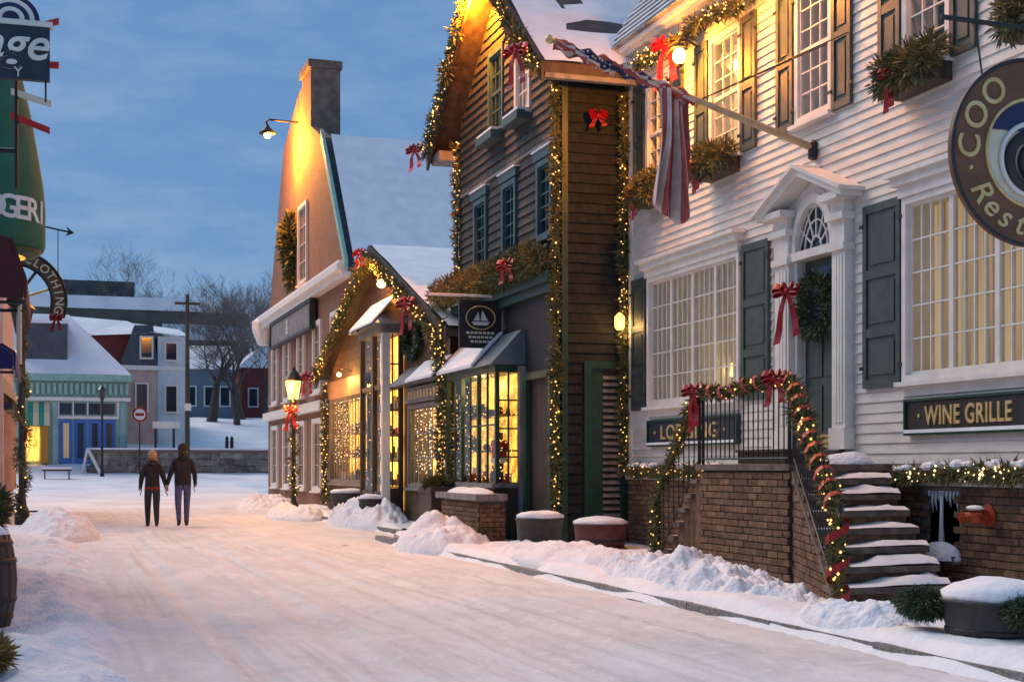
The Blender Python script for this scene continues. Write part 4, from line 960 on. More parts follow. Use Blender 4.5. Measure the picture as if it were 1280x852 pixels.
# name board over the near window
NB = thing('name_board', (SXX, 27.6, 2.6), 'grey wooden name board over the near shop window', 'sign')
m = MB(); m.ab('x', SXX, 26.0, 29.4, 2.66, 2.98, .06, .13); m.build('panel', 'grey_wood', NB)
m = MB()
for i in range(11): m.ab('x', SXX, 26.4 + i * .26, 26.55 + i * .26, 2.74, 2.90, .13, .14)
m.build('lettering', 'gold', NB, kind='stuff')
LR = thing('lean_to_hood', (SXX, 27.6, 3.0), 'small blue grey metal hood with snow over the name board', 'hood')
m = MB(); m.prism([(6.85, 3.02), (SXX - .001, 3.02), (SXX - .001, 3.42), (7.25, 3.42)], lambda u, v, h: (u, h, v), 25.9, 29.6); m.build('hood_roof', 'metal_roof', LR)
m = MB(); m.prism([(6.83, 3.03), (7.24, 3.43), (7.24, 3.47), (6.82, 3.08)], lambda u, v, h: (u, h, v), 25.92, 28.0); m.build('hood_snow', 'snow', LR)
# entrance porch
EP = thing('entrance_porch', (6.95, 31, .1), 'narrow glazed entrance porch with snowy hipped roof on pale posts', 'porch')
px0, py0, py1 = 6.8, 29.95, 32.3
for (x, y, w_, mt) in ((px0, py0, .17, 'trim_white'), (px0, py1 - .12, .12, 'dark_wood'), (SXX - .13, py0, .10, 'dark_wood'), (px0, 30.9, .10, 'dark_wood')):
    m = MB(); m.box(x, x + w_, y, y + w_, .1, 4.22); m.build('post', mt, EP)
m = MB(); m.box(px0 - .03, SXX - .031, py0 - .03, py1 + .03, 4.22, 4.38); m.build('header', 'grey_wood', EP)
m = MB(); m.box(px0 + .02, SXX - .031, py0 + .03, py1 - .02, 3.02, 3.12); m.build('transom', 'dark_wood', EP)
for (y0, y1) in ((py0 + .17, 30.9), (31.0, py1 - .12)):
    piece('pane', PANE, EP, (px0 + .05, (y0 + y1) / 2, 1.9), (.005, y1 - y0, 2.2)); piece('pane', PANE, EP, (px0 + .05, (y0 + y1) / 2, 3.65), (.005, y1 - y0, 1.05))
    MB().box(px0 + .02, px0 + .09, y0, y1, .2, .8).build('panel', 'dark_wood', EP)
m = MB(); m.box(SXX - .03, SXX - .012, py0 + .05, py1 - .05, .4, 4.2); m.build('lit_back_wall', 'lit_shop', EP)
m = MB(); rz0, rz1 = 4.38, 5.02; a_, b_ = (6.55, 7.75), (29.45, 32.45)
pk0, pk1 = (7.1, 30.6, rz1), (7.1, 31.3, rz1); c_ = [(a_[0], b_[0], rz0), (a_[1], b_[0], rz0), (a_[1], b_[1], rz0), (a_[0], b_[1], rz0)]
m.poly([c_[0], c_[1], pk0]); m.poly([c_[1], c_[2], pk1, pk0]); m.poly([c_[2], c_[3], pk1]); m.poly([c_[3], c_[0], pk0, pk1]); m.poly(c_[::-1])
m.build('hipped_roof', 'metal_roof', EP)
m = MB(); m.prism([(0, 0), (.95, 0), (.95, .05), (0, .05)], lambda u, v, h: (6.53 + .55 * u, h, 4.40 + .62 * u + v), 29.75, 32.2); m.build('roof_snow', 'snow', EP)
MB().ball((6.53, 31.2, 4.36), .03, 6).build('drip_knob', 'iron', EP)
bb = MB()
for i in range(120): bb.octa((random.choice((px0 + .12, SXX - .08)), random.uniform(py0 + .1, py1 - .1), random.uniform(.7, 4.1)), random.uniform(.011, .018))
bb.build('light_string', 'bulb', EP, kind='stuff')
m = MB()
for z in (.90, 1.45, 2.0, 2.55, 3.55): m.box(px0 + .171, SXX - .131, py0 + .03, py0 + .07, z - .015, z + .015)
for x in (7.035,): m.box(x - .012, x + .012, py0 + .028, py0 + .072, .9, 4.2)
m.build('side_glazing_bars', 'dark_wood', EP); MB().box(px0 + .171, SXX - .131, py0 + .025, py0 + .075, .12, .88).build('side_panel', 'dark_wood', EP)
goods(EP, SXX - .12, SXX - .05, py0 + .12, py1 - .15, (.95, 1.5, 2.05, 2.6), 12)
# round green wreath board right of the porch
WB = thing('round_wreath', (7.0, 28.6, 3.6), 'large round green wreath on the shop gable right of the porch', 'wreath')
m = MB()
for i in range(1500):
    a = random.uniform(0, 2 * math.pi); p = Vector((7.22 + random.gauss(0, .03), 28.9 + .62 * math.cos(a) * random.uniform(.7, 1.1), 4.05 + .42 * math.sin(a) * random.uniform(.7, 1.1)))
    m.sprig(p, Vector((random.gauss(-.4, .5), random.gauss(0, 1), random.gauss(0, 1))), .14, .02)
m.build('foliage', 'boxwood', WB)
# gable lamp
SL = thing('gable_lamp', (7.1, 30.83, 5.4), 'bright round lamp under the shop gable peak', 'lamp')
m = MB(); m.tube([(SXX, 30.83, 5.5), (7.0, 30.83, 5.54)], .02, 6); m.build('arm', 'iron', SL)
MB().ball((6.98, 30.83, 5.38), .10, 10).build('globe', 'lamp_glow', SL, True); MB().lathe((6.98, 30.83, 5.46), [(.12, 0), (.03, .09)], 12).build('cap', 'iron', SL)
plight('gable_light', (6.84, 30.75, 5.34), 420, (1, .36, .04), .1, SL)

# ================================================================== DECORATIONS
WL = [(.02, 0, 0)]
def wall_lantern(y, z, label, x=WX, e=60, bright=True):
    t = thing('wall_lantern', (x - .3, y, z - .2), label, 'lamp', 'wall lanterns')
    MB().tube([(x, y, z + .12), (x - .2, y, z + .22), (x - .34, y, z + .22), (x - .34, y, z + .16)], .016, 6).build('bracket', 'iron', t)
    MB().lathe((x - .34, y, z + .10), [(.13, 0), (.10, .03), (.02, .08)], 12).build('cap', 'iron', t)
    MB().ball((x - .34, y, z), .095, 10, 0, (1, 1, 1.2)).build('globe', 'lamp_glow' if bright else 'lamp_soft', t, True)
    MB().lathe((x - .34, y, z - .15), [(.03, 0), (.06, .03)], 10).build('finial', 'iron', t)
    plight('lantern_light', (x - .52, y - .02, z - .06), e, (1, .31, .022), .10, t); return t
wall_lantern(17.95, 7.0, 'bright wall lantern left of the glowing upper window', e=360)
wall_lantern(15.55, 7.28, 'wall lantern at the top edge above the pediment', e=220)
wall_lantern(12.0, 7.35, 'wall lantern above the flower box at upper right', e=45)

garland('eave_garland', [(8.45, 20.4, 7.30), (8.42, 19.6, 7.42), (8.42, 18.6, 7.30), (8.42, 17.6, 7.42), (8.42, 16.6, 7.30), (8.42, 15.6, 7.45)], .13, 'lighted garland swagged under the white house eave', bulbs=30, mat='needles', dens=320, bulb_r=.016)
bow((8.36, 18.55, 7.32), 0.484, 'large red bow on the eave garland beside the wall lantern', tail=1.25)
# vertical garlands
garland('corner_garland', [(DX - .09, DY0 - .05, 7.3), (DX - .09, DY0 - .05, .62)], .075, 'lighted garland down the near corner of the dark house', bulbs=21, bulb_r=0.0153, dens=450)
garland('corner_garland', [(8.50, 20.50, 7.15), (8.50, 20.52, 1.2)], .07, 'lighted garland down the far corner of the white house', bulbs=16, bulb_r=0.0135, dens=420)
garland('corner_garland', [(DX - .08, DY1 + .02, 7.5), (DX - .08, DY1 + .02, 4.95)], .09, 'lighted garland down the far corner of the dark house', bulbs=21, bulb_r=0.0162, dens=450)
garland('corner_garland', [(6.96, 25.62, 4.1), (6.93, 25.66, .9)], .075, 'lighted garland hanging beside the bay window', bulbs=21, bulb_r=0.0153, dens=450)
garland('corner_garland', [(7.15, 38.6, 3.6), (7.15, 38.6, .35)], .10, 'lighted garland down the far end of the gabled shop', bulbs=18, bulb_r=0.0180, dens=390)
# rake garlands
r2 = lambda a: DZ + .02 - abs(a - DA) * DR
garland('rake_garland', [(6.90, 26.75, r2(26.75)), (6.90, DA, r2(DA))], .10, 'lighted garland up the far rake of the dark house', bulbs=21, bulb_r=0.0162, dens=420)
garland('rake_garland', [(6.90, DA - .05, r2(DA)), (6.90, 20.1, r2(20.1))], .10, 'lighted garland down the near rake of the dark house', bulbs=21, bulb_r=0.0153, dens=420)
r5 = lambda a: SZ - .02 - abs(a - SA) * SP
garland('rake_garland', [(6.90, 38.9, r5(38.9)), (6.90, SA, r5(SA))], .12, 'lighted garland up the far slope of the shop gable', bulbs=18, bulb_r=0.0180, dens=390, ribbon=None)
garland('rake_garland', [(6.90, SA - .1, r5(SA)), (6.90, 28.5, r5(28.5)), (6.88, 26.5, r5(26.5) - .05), (6.86, 25.7, r5(25.7) - .2), (6.86, 25.62, 3.1)], .12, 'lighted garland down the near slope of the shop gable', bulbs=17, bulb_r=0.0171, dens=390)
bow((6.76, 26.78, r2(26.7) + .1), 0.429, 'red bow at the far eave tip of the dark house', tail=.9)
bow((6.78, 20.55, r2(20.6) - .05), 0.468, 'red bow at the near eave of the dark house', tail=1.2)
bow((8.05, 20.50, 6.75), .34, 'red bow on the dark side wall under the flag', ax='y', tail=.5)
bow((6.78, 27.6, r5(27.6) + .05), 0.484, 'red bow on the near slope of the shop gable', tail=1.25)
bow((6.75, 38.8, 3.75), 0.585, 'red bow at the far end of the shop gable garland', tail=.8)
bow((6.78, SA, SZ + .0), 0.390, 'red bow at the very peak of the shop gable', tail=.9)

t = thing('peak_lamp', (7.0, 23.4, 9.6), 'lamp under the peak of the dark gable', 'lamp')
MB().tube([(DX, 23.4, 9.62), (7.15, 23.4, 9.66)], .016, 6).build('arm', 'iron', t); MB().ball((7.12, 23.4, 9.55), .08, 8).build('globe', 'lamp_glow', t, True)
plight('peak_light', (6.98, 23.9, 9.35), 900, (1, .28, .015), .1, t)
# window boxes
def window_box(y0, y1, z, label, bowat=None, lit=False, x=WX):
    t = thing('window_box', (x - .15, (y0 + y1) / 2, z - .2), label, 'window box', 'evergreen window boxes')
    MB().box(x - .30, x - .031, y0, y1, z - .20, z).build('planter', 'dark_wood', t)
    m = MB(); n = max(3, int((y1 - y0) / .17))
    for i in range(n):
        yy = y0 + (y1 - y0) * (i + .5) / n + random.uniform(-.05, .05)
        bush(m, (x - .24 + random.uniform(-.05, .03), yy, z + random.uniform(.02, .14)), .16, .16, .14, 420, .10, .0085, .15, random.choice((0, 0, 1)))
        bush(m, (x - .34, yy, z - .08), .08, .13, .12, 200, .11, .008, .8, 0)
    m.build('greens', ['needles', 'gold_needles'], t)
    if bowat is not None: bow((x - .36, bowat, z - .02), .26, label.replace('window box', 'window box bow').split(' with ')[0] + ' ribbon', tail=1.5, spread=.08)
    return t
window_box(19.02, 19.72, 5.40, 'evergreen window box behind the hanging flag', 19.45)
window_box(16.75, 17.60, 5.40, 'evergreen window box under the brightest window', 17.35)
window_box(12.15, 13.05, 5.40, 'evergreen window box under the blue reflecting window', 12.75)
window_box(10.15, 11.0, 5.42, 'evergreen window box above the round brown sign')
# greens along the shop cornice of the dark house
t = thing('cornice_greens', (7.25, 23.4, 4.4), 'mass of evergreen boughs lit orange above the hanging ship sign', 'greens')
m = MB()
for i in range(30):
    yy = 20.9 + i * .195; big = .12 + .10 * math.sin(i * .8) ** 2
    bush(m, (7.22 - (.10 if yy > 24.5 else 0), yy, 4.46 + big * .8), .20, .16, big + .06, 380, .12, .010, .1, 0 if yy < 23.2 else random.choice((0, 1, 1)))  # gold colour beyond the middle paints the shop gable lamp's glow into the boughs
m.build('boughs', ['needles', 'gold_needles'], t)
bow((6.98, 21.7, 4.55), 0.390, 'dark red bow on the boughs over the dark house door', tail=.7)
# window sills of the dark house gable carry little shelves
# small lantern on the side wall
t = thing('side_lantern', (8.42, 20.5, 3.4), 'small glowing lantern above the green side door', 'lamp')
MB().tube([(8.42, DY0, 3.75), (8.42, 20.52, 3.8), (8.42, 20.5, 3.72)], .012, 6).build('bracket', 'iron', t)
MB().lathe((8.42, 20.5, 3.46), [(.05, 0), (.085, .05), (.085, .2), (.02, .27)], 8).build('glass_body', 'lamp_soft', t)
plight('side_light', (8.38, 20.3, 3.5), 8, WARM, .08, t)

# stoop garlands and bows
garland('railing_garland', [(SX - .03, 15.22, 2.24), (SX - .03, 14.6, 2.17), (SX - .03, 14.0, 2.24), (SX - .03, 13.12, 2.24)], .085, 'garland with red ribbon along the landing railing', bulbs=16, bulb_r=.012, dens=800, sl=.055, sw=.0065, ribbon=True)
garland('railing_garland', [(SX - .03, 13.05, 2.22), (6.78, 11.8, 1.56), (6.26, 10.46, .96), (6.24, 10.42, .15)], .095, 'garland with red ribbon down the right stair rail', bulbs=16, bulb_r=.012, dens=800, sl=.055, sw=.0065, ribbon=True)
garland('railing_garland', [(SX - .03, 15.3, 2.2), (7.22, 15.8, 1.55), (7.14, 16.2, 1.0), (7.14, 16.22, .2)], .085, 'garland down the left stair rail', bulbs=12, bulb_r=.012, dens=800, sl=.055, sw=.0065)
bow((SX - .10, 15.22, 2.22), 0.312, 'red bow on the far post of the landing railing', tail=1.5, spread=.1)
bow((SX - .10, 13.25, 2.26), 0.312, 'red bow on the near post of the landing railing', tail=.9)
garland('ledge_garland', [(8.44, 20.2, 1.28), (8.42, 18.6, 1.28), (8.40, 17.0, 1.28)], .12, 'lighted evergreen garland on the brick ledge under the lodging sign', bulbs=20, bulb_r=.012, dens=800, sl=.055, sw=.0065, snow=.25)
garland('ledge_garland', [(8.45, 13.35, 1.22), (8.43, 12.0, 1.29), (8.43, 9.6, 1.30)], .12, 'snowy lighted garland on the brick ledge under the wine sign', bulbs=22, bulb_r=.013, dens=800, sl=.055, sw=.0065, snow=.30, bm='bulb_white')
# door wreath
t = thing('door_wreath', (WX - .1, 14.75, 2.9), 'evergreen wreath on the dark front door', 'wreath')
m = MB()
for i in range(1300):
    a = random.uniform(0, 2 * math.pi); r_ = .26 + random.gauss(0, .035)
    m.sprig(Vector((WX - .07 + random.gauss(0, .03), 14.78 + r_ * math.cos(a), 3.22 + r_ * 1.15 * math.sin(a))), Vector((random.gauss(-.4, .6), math.cos(a) + random.gauss(0, .6), math.sin(a) + random.gauss(0, .6))), .10, .012)
m.build('foliage', 'boxwood', t)
bow((WX - .22, 15.12, 3.42), 0.390, 'big red bow with long tails on the front door wreath', tail=1.55, spread=.3)
# wreath on the brick gable
t = thing('gable_wreath', (BX - .1, 49.2, 8.2), 'tall evergreen spray with a bow on the brick gable', 'wreath')
m = MB(); bush(m, (BX - .15, 49.2, 9.2), .15, .75, .85, 900, .3, .04); bush(m, (BX - .12, 49.0, 8.2), .1, .35, .7, 400, .3, .04, .5); m.build('foliage', 'needles', t)

# flag on its pole
FP = thing('flag_pole', (WX, 14.82, 5.05), 'yellow flag pole slanting out over the front door', 'flag pole')
fy = 14.82; fa, fb = Vector((WX, fy, 5.07)), Vector((5.25, fy, 6.06))
fpt = lambda t: fa.lerp(fb, t)
m = MB(); m.tube([fa, fb], [.045, .026], 10); m.build('pole', 'pole_wood', FP, True)
MB().ball(fb, .05, 8).build('finial', 'gold', FP)
MB().lathe((WX - .06, fy, 4.94), [(.02, 0), (.06, .02), (.06, .2), (.02, .24)], 10).build('bracket', 'iron', FP)
for y_ in (13.6, 14.1):
    MB().tube([fpt(.46), (WX, y_ + .4, 6.25)], .008, 5).build('guy_wire', 'iron', FP)
FG = thing('flag', (6.9, fy, 4.2), 'red and white striped flag with blue star field wrapped round its pole', 'flag')
m = MB(); n1, n2 = 46, 12            # wound part round the outer pole
for i in range(n1 + 1):
    t = .48 + .50 * i / n1; c = fpt(t)
    for j in range(n2):
        a = 2 * math.pi * j / n2; rr = .052 + .035 * noise.noise(Vector((i * .25, math.cos(a) * 1.2, math.sin(a) * 1.2))) + .02 * math.sin(i * 1.0 + a * 2)
        m.v.append((c.x, c.y + rr * math.cos(a), c.z - .02 + rr * 1.25 * math.sin(a)))
for i in range(n1):
    for j in range(n2):
        j2 = (j + 1) % n2; m.f.append((i * n2 + j, i * n2 + j2, (i + 1) * n2 + j2, (i + 1) * n2 + j))
        m.mi.append(0 if (14 < i < 40 and (i // 4 + j) % 6 < 3) else (1 if (j + i // 4) % 3 else 2))
m.build('wound_cloth', ['navy', 'flag_red', 'flag_white'], FG, True)
m = MB()
for i in range(26):
    t = random.uniform(.58, .90); c = fpt(t); a = random.uniform(2.6, 5.8); rr = .075
    m.octa((c.x, c.y + rr * math.cos(a), c.z - .02 + rr * 1.25 * math.sin(a)), .016)
m.build('star', 'flag_white', FG, kind='stuff')
m = MB(); nu, nv = 39, 22            # the fly end hanging down in folds
for j in range(nv + 1):
    v = j / nv
    for i in range(nu + 1):
        u = i / nu; c = fpt(.50 + .11 * u); wdt = .44 + .02 * v
        x = c.x + .03 * v; fold = .12 * math.sin(u * 15 + 1.6 * v) * (.35 + .65 * v) + .07 * math.sin(u * 6 - 2.5 * v)
        x2 = 6.88 - (.28 + .20 * v) * u + .10 * v * v + .04 * math.sin(v * 4); xx = c.x * (1 - min(1, v * 2.2)) + x2 * min(1, v * 2.2)
        zz = (c.z - .04) * (1 - v) + (4.12 + .32 * abs(u - .35) + .05 * math.sin(u * 17)) * v
        m.v.append((xx, fy - .02 + fold, zz))
for j in range(nv):
    for i in range(nu):
        a = j * (nu + 1) + i; m.f.append((a, a + 1, a + nu + 2, a + nu + 1)); m.mi.append((i // 4) % 2)
fl = m.build('hanging_cloth', ['flag_red', 'flag_white'], FG, True); fl.modifiers.new('s', 'SOLIDIFY').thickness = .006

# signs on the white house
def wall_sign(y0, y1, z0, z1, body, label, size, back, span, trimm='green_door'):
    t = thing('wall_sign', (WX - .06, (y0 + y1) / 2, z0), label, 'sign')
    MB().ab('x', WX, y0, y1, z0, z1, .030, .075).build('panel', back, t)
    m = MB(); b = .025
    for q in ((y0, y1, z1, z1 + b), (y0, y1, z0 - b, z0), (y0 - b, y0, z0 - b, z1 + b), (y1, y1 + b, z0 - b, z1 + b)): m.ab('x', WX, *q, .030, .10)
    m.build('frame', trimm, t)
    tm = tmesh(body, size, .008, bold=.016, space=1.08); xs = [v.co.x for v in tm.vertices]; kf = (span[1] - span[0]) / (max(xs) - min(xs))
    m = MB(); m.addmesh(tm, facing('x', (WX - .083, (span[0] + span[1]) / 2, (z0 + z1) / 2)) @ Matrix.Diagonal((kf, 1, 1, 1)) @ Matrix.Translation((-(max(xs) + min(xs)) / 2, 0, 0))); m.build('lettering', 'gold', t, kind='stuff')
    MB().ab('x', WX, y0, y1, z0 + .0, z0 + .035, .101, .115).build('snow_line', 'snow', t)
    return t
wall_sign(16.75, 19.62, 1.66, 2.0, '· LODGING ·', 'dark green sign reading LODGING behind the railing', .29, 'sign_navy', (17.05, 19.40))
wall_sign(9.9, 12.88, 1.69, 2.02, '· WINE GRILLE', 'black sign with gold letters reading WINE GRILLE', .27, 'black_paint', (11.15, 12.66))

# round hanging restaurant sign
RS = thing('round_sign', (7.02, 9.0, 3.0), 'round brown hanging sign with gold lettering at the right edge', 'sign')
cx, cz, ro, ri = 7.03, 3.70, .70, .405
m = MB(); n = 64
for i in range(n):
    a, b = 2 * math.pi * i / n, 2 * math.pi * (i + 1) / n
    p = [(cx + r_ * math.cos(q), cz + r_ * math.sin(q)) for r_, q in ((ri, a), (ro, a), (ro, b), (ri, b))]
    m.prism(p, lambda u, v, h: (u, h, v), 8.97, 9.03)
m.build('ring', 'sign_brown', RS)
for rr, tt in ((ro, .016), (ri, .014)):
    m = MB(); m.tube([(cx + rr * math.cos(2 * math.pi * i / 64), 8.968, cz + rr * math.sin(2 * math.pi * i / 64)) for i in range(65)], tt, 6, cap=False); m.build('rim', 'black_paint' if rr == ro else 'gold', RS, True)
def arc_text(chars, r_, size, a0, step, ccw=False, shear=0, y=8.966, c=(cx, cz), bold=.01):
    m = MB()
    for i, chx in enumerate(chars):
        a = R(a0 + step * i); me = tmesh(chx, size, .006, shear, bold)
        rot = a - math.pi / 2 if not ccw else a + math.pi / 2
        m.addmesh(me, facing('y', (c[0] + r_ * math.cos(a), y, c[1] + r_ * math.sin(a))) @ Matrix.Rotation(rot, 4, 'Z'))
    return m
arc_text('COO', .55, .27, 178, -25).build('lettering', 'gold', RS, kind='stuff')
arc_text('Resta', .55, .25, 214, 14.5, True, .25).build('lettering', 'gold', RS, kind='stuff')
m = MB(); m.ball((cx - .545, 8.965, cz - .14), .018, 6); m.build('dot', 'gold', RS)
m = MB(); m.lathe((0, 0, 0), [(.40, -.012), (.40, .012)], 48); m2 = MB()
m2.v = [(cx + x, 9.0 + z, cz + y) for x, y, z in m.v]; m2.f = m.f; m2.mi = m.mi; m2.build('centre_disc', 'cream', RS)
m = MB(); m.prism([(cx + .385 * math.cos(R(a)), cz + .385 * math.sin(R(a))) for a in range(25, 156, 5)], lambda u, v, h: (u, h, v), 8.975, 8.987); m.build('blue_field', 'navy', RS)
for (rr, cc, mt, tt) in ((.20, -.07, 'black_paint', .045), (.27, -.05, 'trim_white', .02)):
    m = MB(); m.tube([(cx + rr * math.cos(2 * math.pi * i / 40), 8.975, cz + cc + rr * math.sin(2 * math.pi * i / 40)) for i in range(41)], tt, 8, cap=False); m.build('emblem_ring', mt, RS, True)
m = MB(); m.tube([(cx + .10 * math.cos(R(a)), 8.972, cz - .07 + .12 * math.sin(R(a))) for a in range(40, 321, 14)], .026, 6); m.build('emblem_letter', 'black_paint', RS)
m = MB(); m.tube([(WX, 9.0, 4.62), (6.25, 9.0, 4.66)], .02, 8); m.build('bracket', 'iron', RS)
for x in (6.55, 7.5):
    MB().tube([(x, 9.0, 4.64), (x + (.06 if x < 7 else -.06), 9.0, cz + math.sqrt(ro * ro - (x + (.06 if x < 7 else -.06) - cx) ** 2))], .008, 5).build('chain', 'iron', RS)

# red fire hose inlet on the basement
t = thing('hose_inlet', (WX - .1, 11.5, .8), 'red hose inlet on the brick base', 'hose inlet')
m = MB(); m.lathe((0, 0, 0), [(.11, 0), (.11, .02), (.06, .03), (.055, .14)], 14); q = MB(); q.v = [(WX - .065 - z, 11.52 + x, .88 + y) for x, y, z in m.v]; q.f = m.f; q.mi = m.mi; q.build('body', 'copper_red', t)
for dy in (-.1, .1):
    m = MB(); m.tube([(WX - .18, 11.52, .88), (WX - .25, 11.52 + dy, .86), (WX - .31, 11.52 + dy * 1.2, .85)], [.05, .045, .05], 10); m.build('nozzle', 'copper_red', t)
MB().ball((WX - .22, 11.52, .95), .07, 6, 0, (1, 1.6, .4)).build('snow_cap', 'snow', t)

# street lantern by the brick building
LX, LY = 6.2, 38.0
t = thing('street_lantern', (LX, LY, .05), 'glowing street lantern on a garlanded post before the brick gable', 'street lamp')
MB().lathe((LX, LY, .05), [(.14, 0), (.14, .25), (.08, .35), (.055, .5), (.05, 2.9), (.09, 3.0), (.05, 3.1)], 12).build('post', 'iron', t)
MB().lathe((LX, LY, 3.14), [(.13, 0), (.21, .48)], 4).build('glass_body', 'lamp_soft', t)
MB().ball((LX, LY, 3.42), .13, 8).build('flame', 'lamp_glow', t)
MB().lathe((LX, LY, 3.622), [(.27, 0), (.25, .05), (.10, .26), (.05, .30), (.05, .36), (.01, .40)], 8).build('cap', 'iron', t)
for q in range(4):
    a = q * math.pi / 2; MB().tube([(LX + .135 * math.cos(a), LY + .135 * math.sin(a), 3.13), (LX + .215 * math.cos(a), LY + .215 * math.sin(a), 3.63)], .014, 5).build('frame_bar', 'iron', t)
plight('street_light', (LX - .30, LY - .32, 3.4), 240, (1, .40, .08), .15, t)
garland('post_garland', [(LX + .08 * math.cos(i * .7), LY + .08 * math.sin(i * .7), 2.9 - i * .062) for i in range(40)], .10, 'garland wound round the street lantern post', bulbs=8, bulb_r=.018, dens=240)
bow((LX - .1, LY - .14, 2.85), 0.429, 'red bow under the street lantern', ax='y', tail=1.3)

# tubs and planters
def tub(x, y, r_, h, mat, label, z=.12, squash=1.0, snow=.09, name='planter_tub', bands=True):
    t = thing(name, (x, y, z), label, 'tub', 'snow filled tubs')
    MB().lathe((x, y, z), [(r_ * .86, 0), (r_ * .95, h * .4), (r_, h * .93), (r_ * 1.05, h * .94), (r_ * 1.05, h), (r_ * .92, h)], 28, 0, (1, squash)).build('bowl', mat, t, True)
    for q in (.22, .7):
        MB().lathe((x, y, z + h * q), [(r_ * (.93 + .05 * q), 0), (r_ * (.945 + .05 * q), .005), (r_ * (.945 + .05 * q), .03), (r_ * (.93 + .05 * q), .035)], 28, 0, (1, squash)).build('hoop', 'iron', t)
    m = MB(); prof = [(r_ * 1.0, -.01), (r_ * 1.02, snow * .4), (r_ * .8, snow * .85), (r_ * .4, snow * 1.1), (.01, snow * 1.15)]
    m.lathe((x, y, z + h), prof, 24, 0, (1, squash)); m.v = [(a + .02 * N(a, b, 6, 1), b + .02 * N(a, b, 6, 2), c + .03 * N(a, b, 5, 3)) for a, b, c in m.v]; m.build('snow_cap', 'snow', t, True); return t
tub(6.55, 18.9, .33, .50, 'tub_black', 'round black tub capped with snow below the dark doorway')
tub(7.75, 19.6, .40, .34, 'tub_red', 'low dark red tub capped with snow beside the green side door', z=.16)
tub(6.36, 8.45, .40, .30, 'tub_black', 'large black half barrel heaped with snow at lower right', z=.12, snow=.12)
tub(6.6, 30.2, .26, .34, 'tub_black', 'small dark tub with snow at the foot of the porch', z=.3)
tub(6.85, 33.9, .42, .32, 'tub_black', 'wide dark bowl planter with snow before the shop window', z=.38)
t = thing('square_planter', (6.72, 25.3, .1), 'dark brown square planter box beside the brick pedestal', 'planter')
MB().box(6.45, 6.95, 24.5, 25.35, .1, .98).build('box', 'dark_wood', t)
for z in (.14, .86): MB().box(6.43, 6.97, 24.48, 25.37, z, z + .09).build('rail', 'dark_wood', t)
m = MB(); bush(m, (6.7, 24.9, 1.02), .26, .38, .10, 1500, .11, .010); m.build('greens', 'needles', t)
for (x, y, lb) in ((6.02, 8.85, 'evergreen sprays spilling over the left rim of the big half barrel'), (6.30, 8.02, 'evergreen sprays spilling over the near rim of the big half barrel')):
    m = MB(); bush(m, (x, y, .36), .20, .22, .10, 3600, .055, .0045, .5); fit(m.build('evergreen_spray', 'boxwood', None, label=lb, cat='greens'))

# ================================================================== LEFT SIDE OF THE STREET
LW = -2.6
LS = thing('left_shop', (-3.5, 16, 0), 'clapboard shop building outside the left edge carrying the awnings', 'building')
m = MB(); m.box(-7, LW, 5.0, 27, 0, 3.4); m.build('wall', 'far_teal', LS)
m = MB(); m.box(-7.2, LW + .15, 4.8, 27.2, 3.4, 3.55); m.build('cornice', 'trim_white', LS); MB().box(-7.1, LW + .1, 4.9, 27.1, 3.551, 3.65).build('roof_snow', 'snow', LS)
for y in (7, 10.5, 19, 22.5, 25):
    m = MB(); m.box(LW + .001, LW + .05, y, y + 1.5, .7, 2.4); m.build('shop_window', 'lit_curtain', LS); m = MB()
    m.box(LW + .001, LW + .10, y - .08, y, .62, 2.48); m.box(LW + .001, LW + .10, y + 1.5, y + 1.58, .62, 2.48); m.box(LW + .001, LW + .10, y, y + 1.5, 2.4, 2.48); m.box(LW + .001, LW + .10, y, y + 1.5, .62, .7); m.build('window_frame', 'trim_white', LS)
# bell shaped green awning
AW = thing('green_awning', (-.62, 14.4, 3.4), 'bell shaped green awning with white lettering at the left edge', 'awning')
acx, acy, ar = -.64, 14.4, .60
m = MB(); m.lathe((acx, acy, 3.40), [(ar * .97, 0), (ar, .05), (ar, .40), (ar * .97, .62), (ar * .88, .95), (ar * .78, 1.30), (ar * .66, 1.62), (ar * .45, 1.8), (.02, 1.86)], 40); m.build('canopy', 'awning_green', AW, True)
m = MB(); m.lathe((acx, acy, 3.34), [(ar * .70, 0), (ar * .86, .008), (ar * .96, .055)], 40); m.build('rim', 'boxwood', AW, True)
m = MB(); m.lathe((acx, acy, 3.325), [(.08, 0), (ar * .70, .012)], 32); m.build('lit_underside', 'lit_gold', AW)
MB().tube([(LW + .05, acy, 3.5), (LW + .05, acy, 4.9), (acx, acy, 4.9)], .03, 6).build('bracket', 'iron', AW)
m = MB()
for chx, a in (('D', 2), ('O', 14), ('G', 27), ('E', 40), ('R', 54), ('I', 69)):
    p = (acx + (ar + .004) * math.sin(R(a)), acy - (ar + .004) * math.cos(R(a)), 3.73)
    m.addmesh(tmesh(chx, .30, .004, bold=.02), Matrix.Translation(p) @ Matrix.Rotation(R(a), 4, 'Z') @ Matrix(((1, 0, 0), (0, 0, -1), (0, 1, 0))).to_4x4())
m.build('lettering', 'trim_white', AW, kind='stuff')
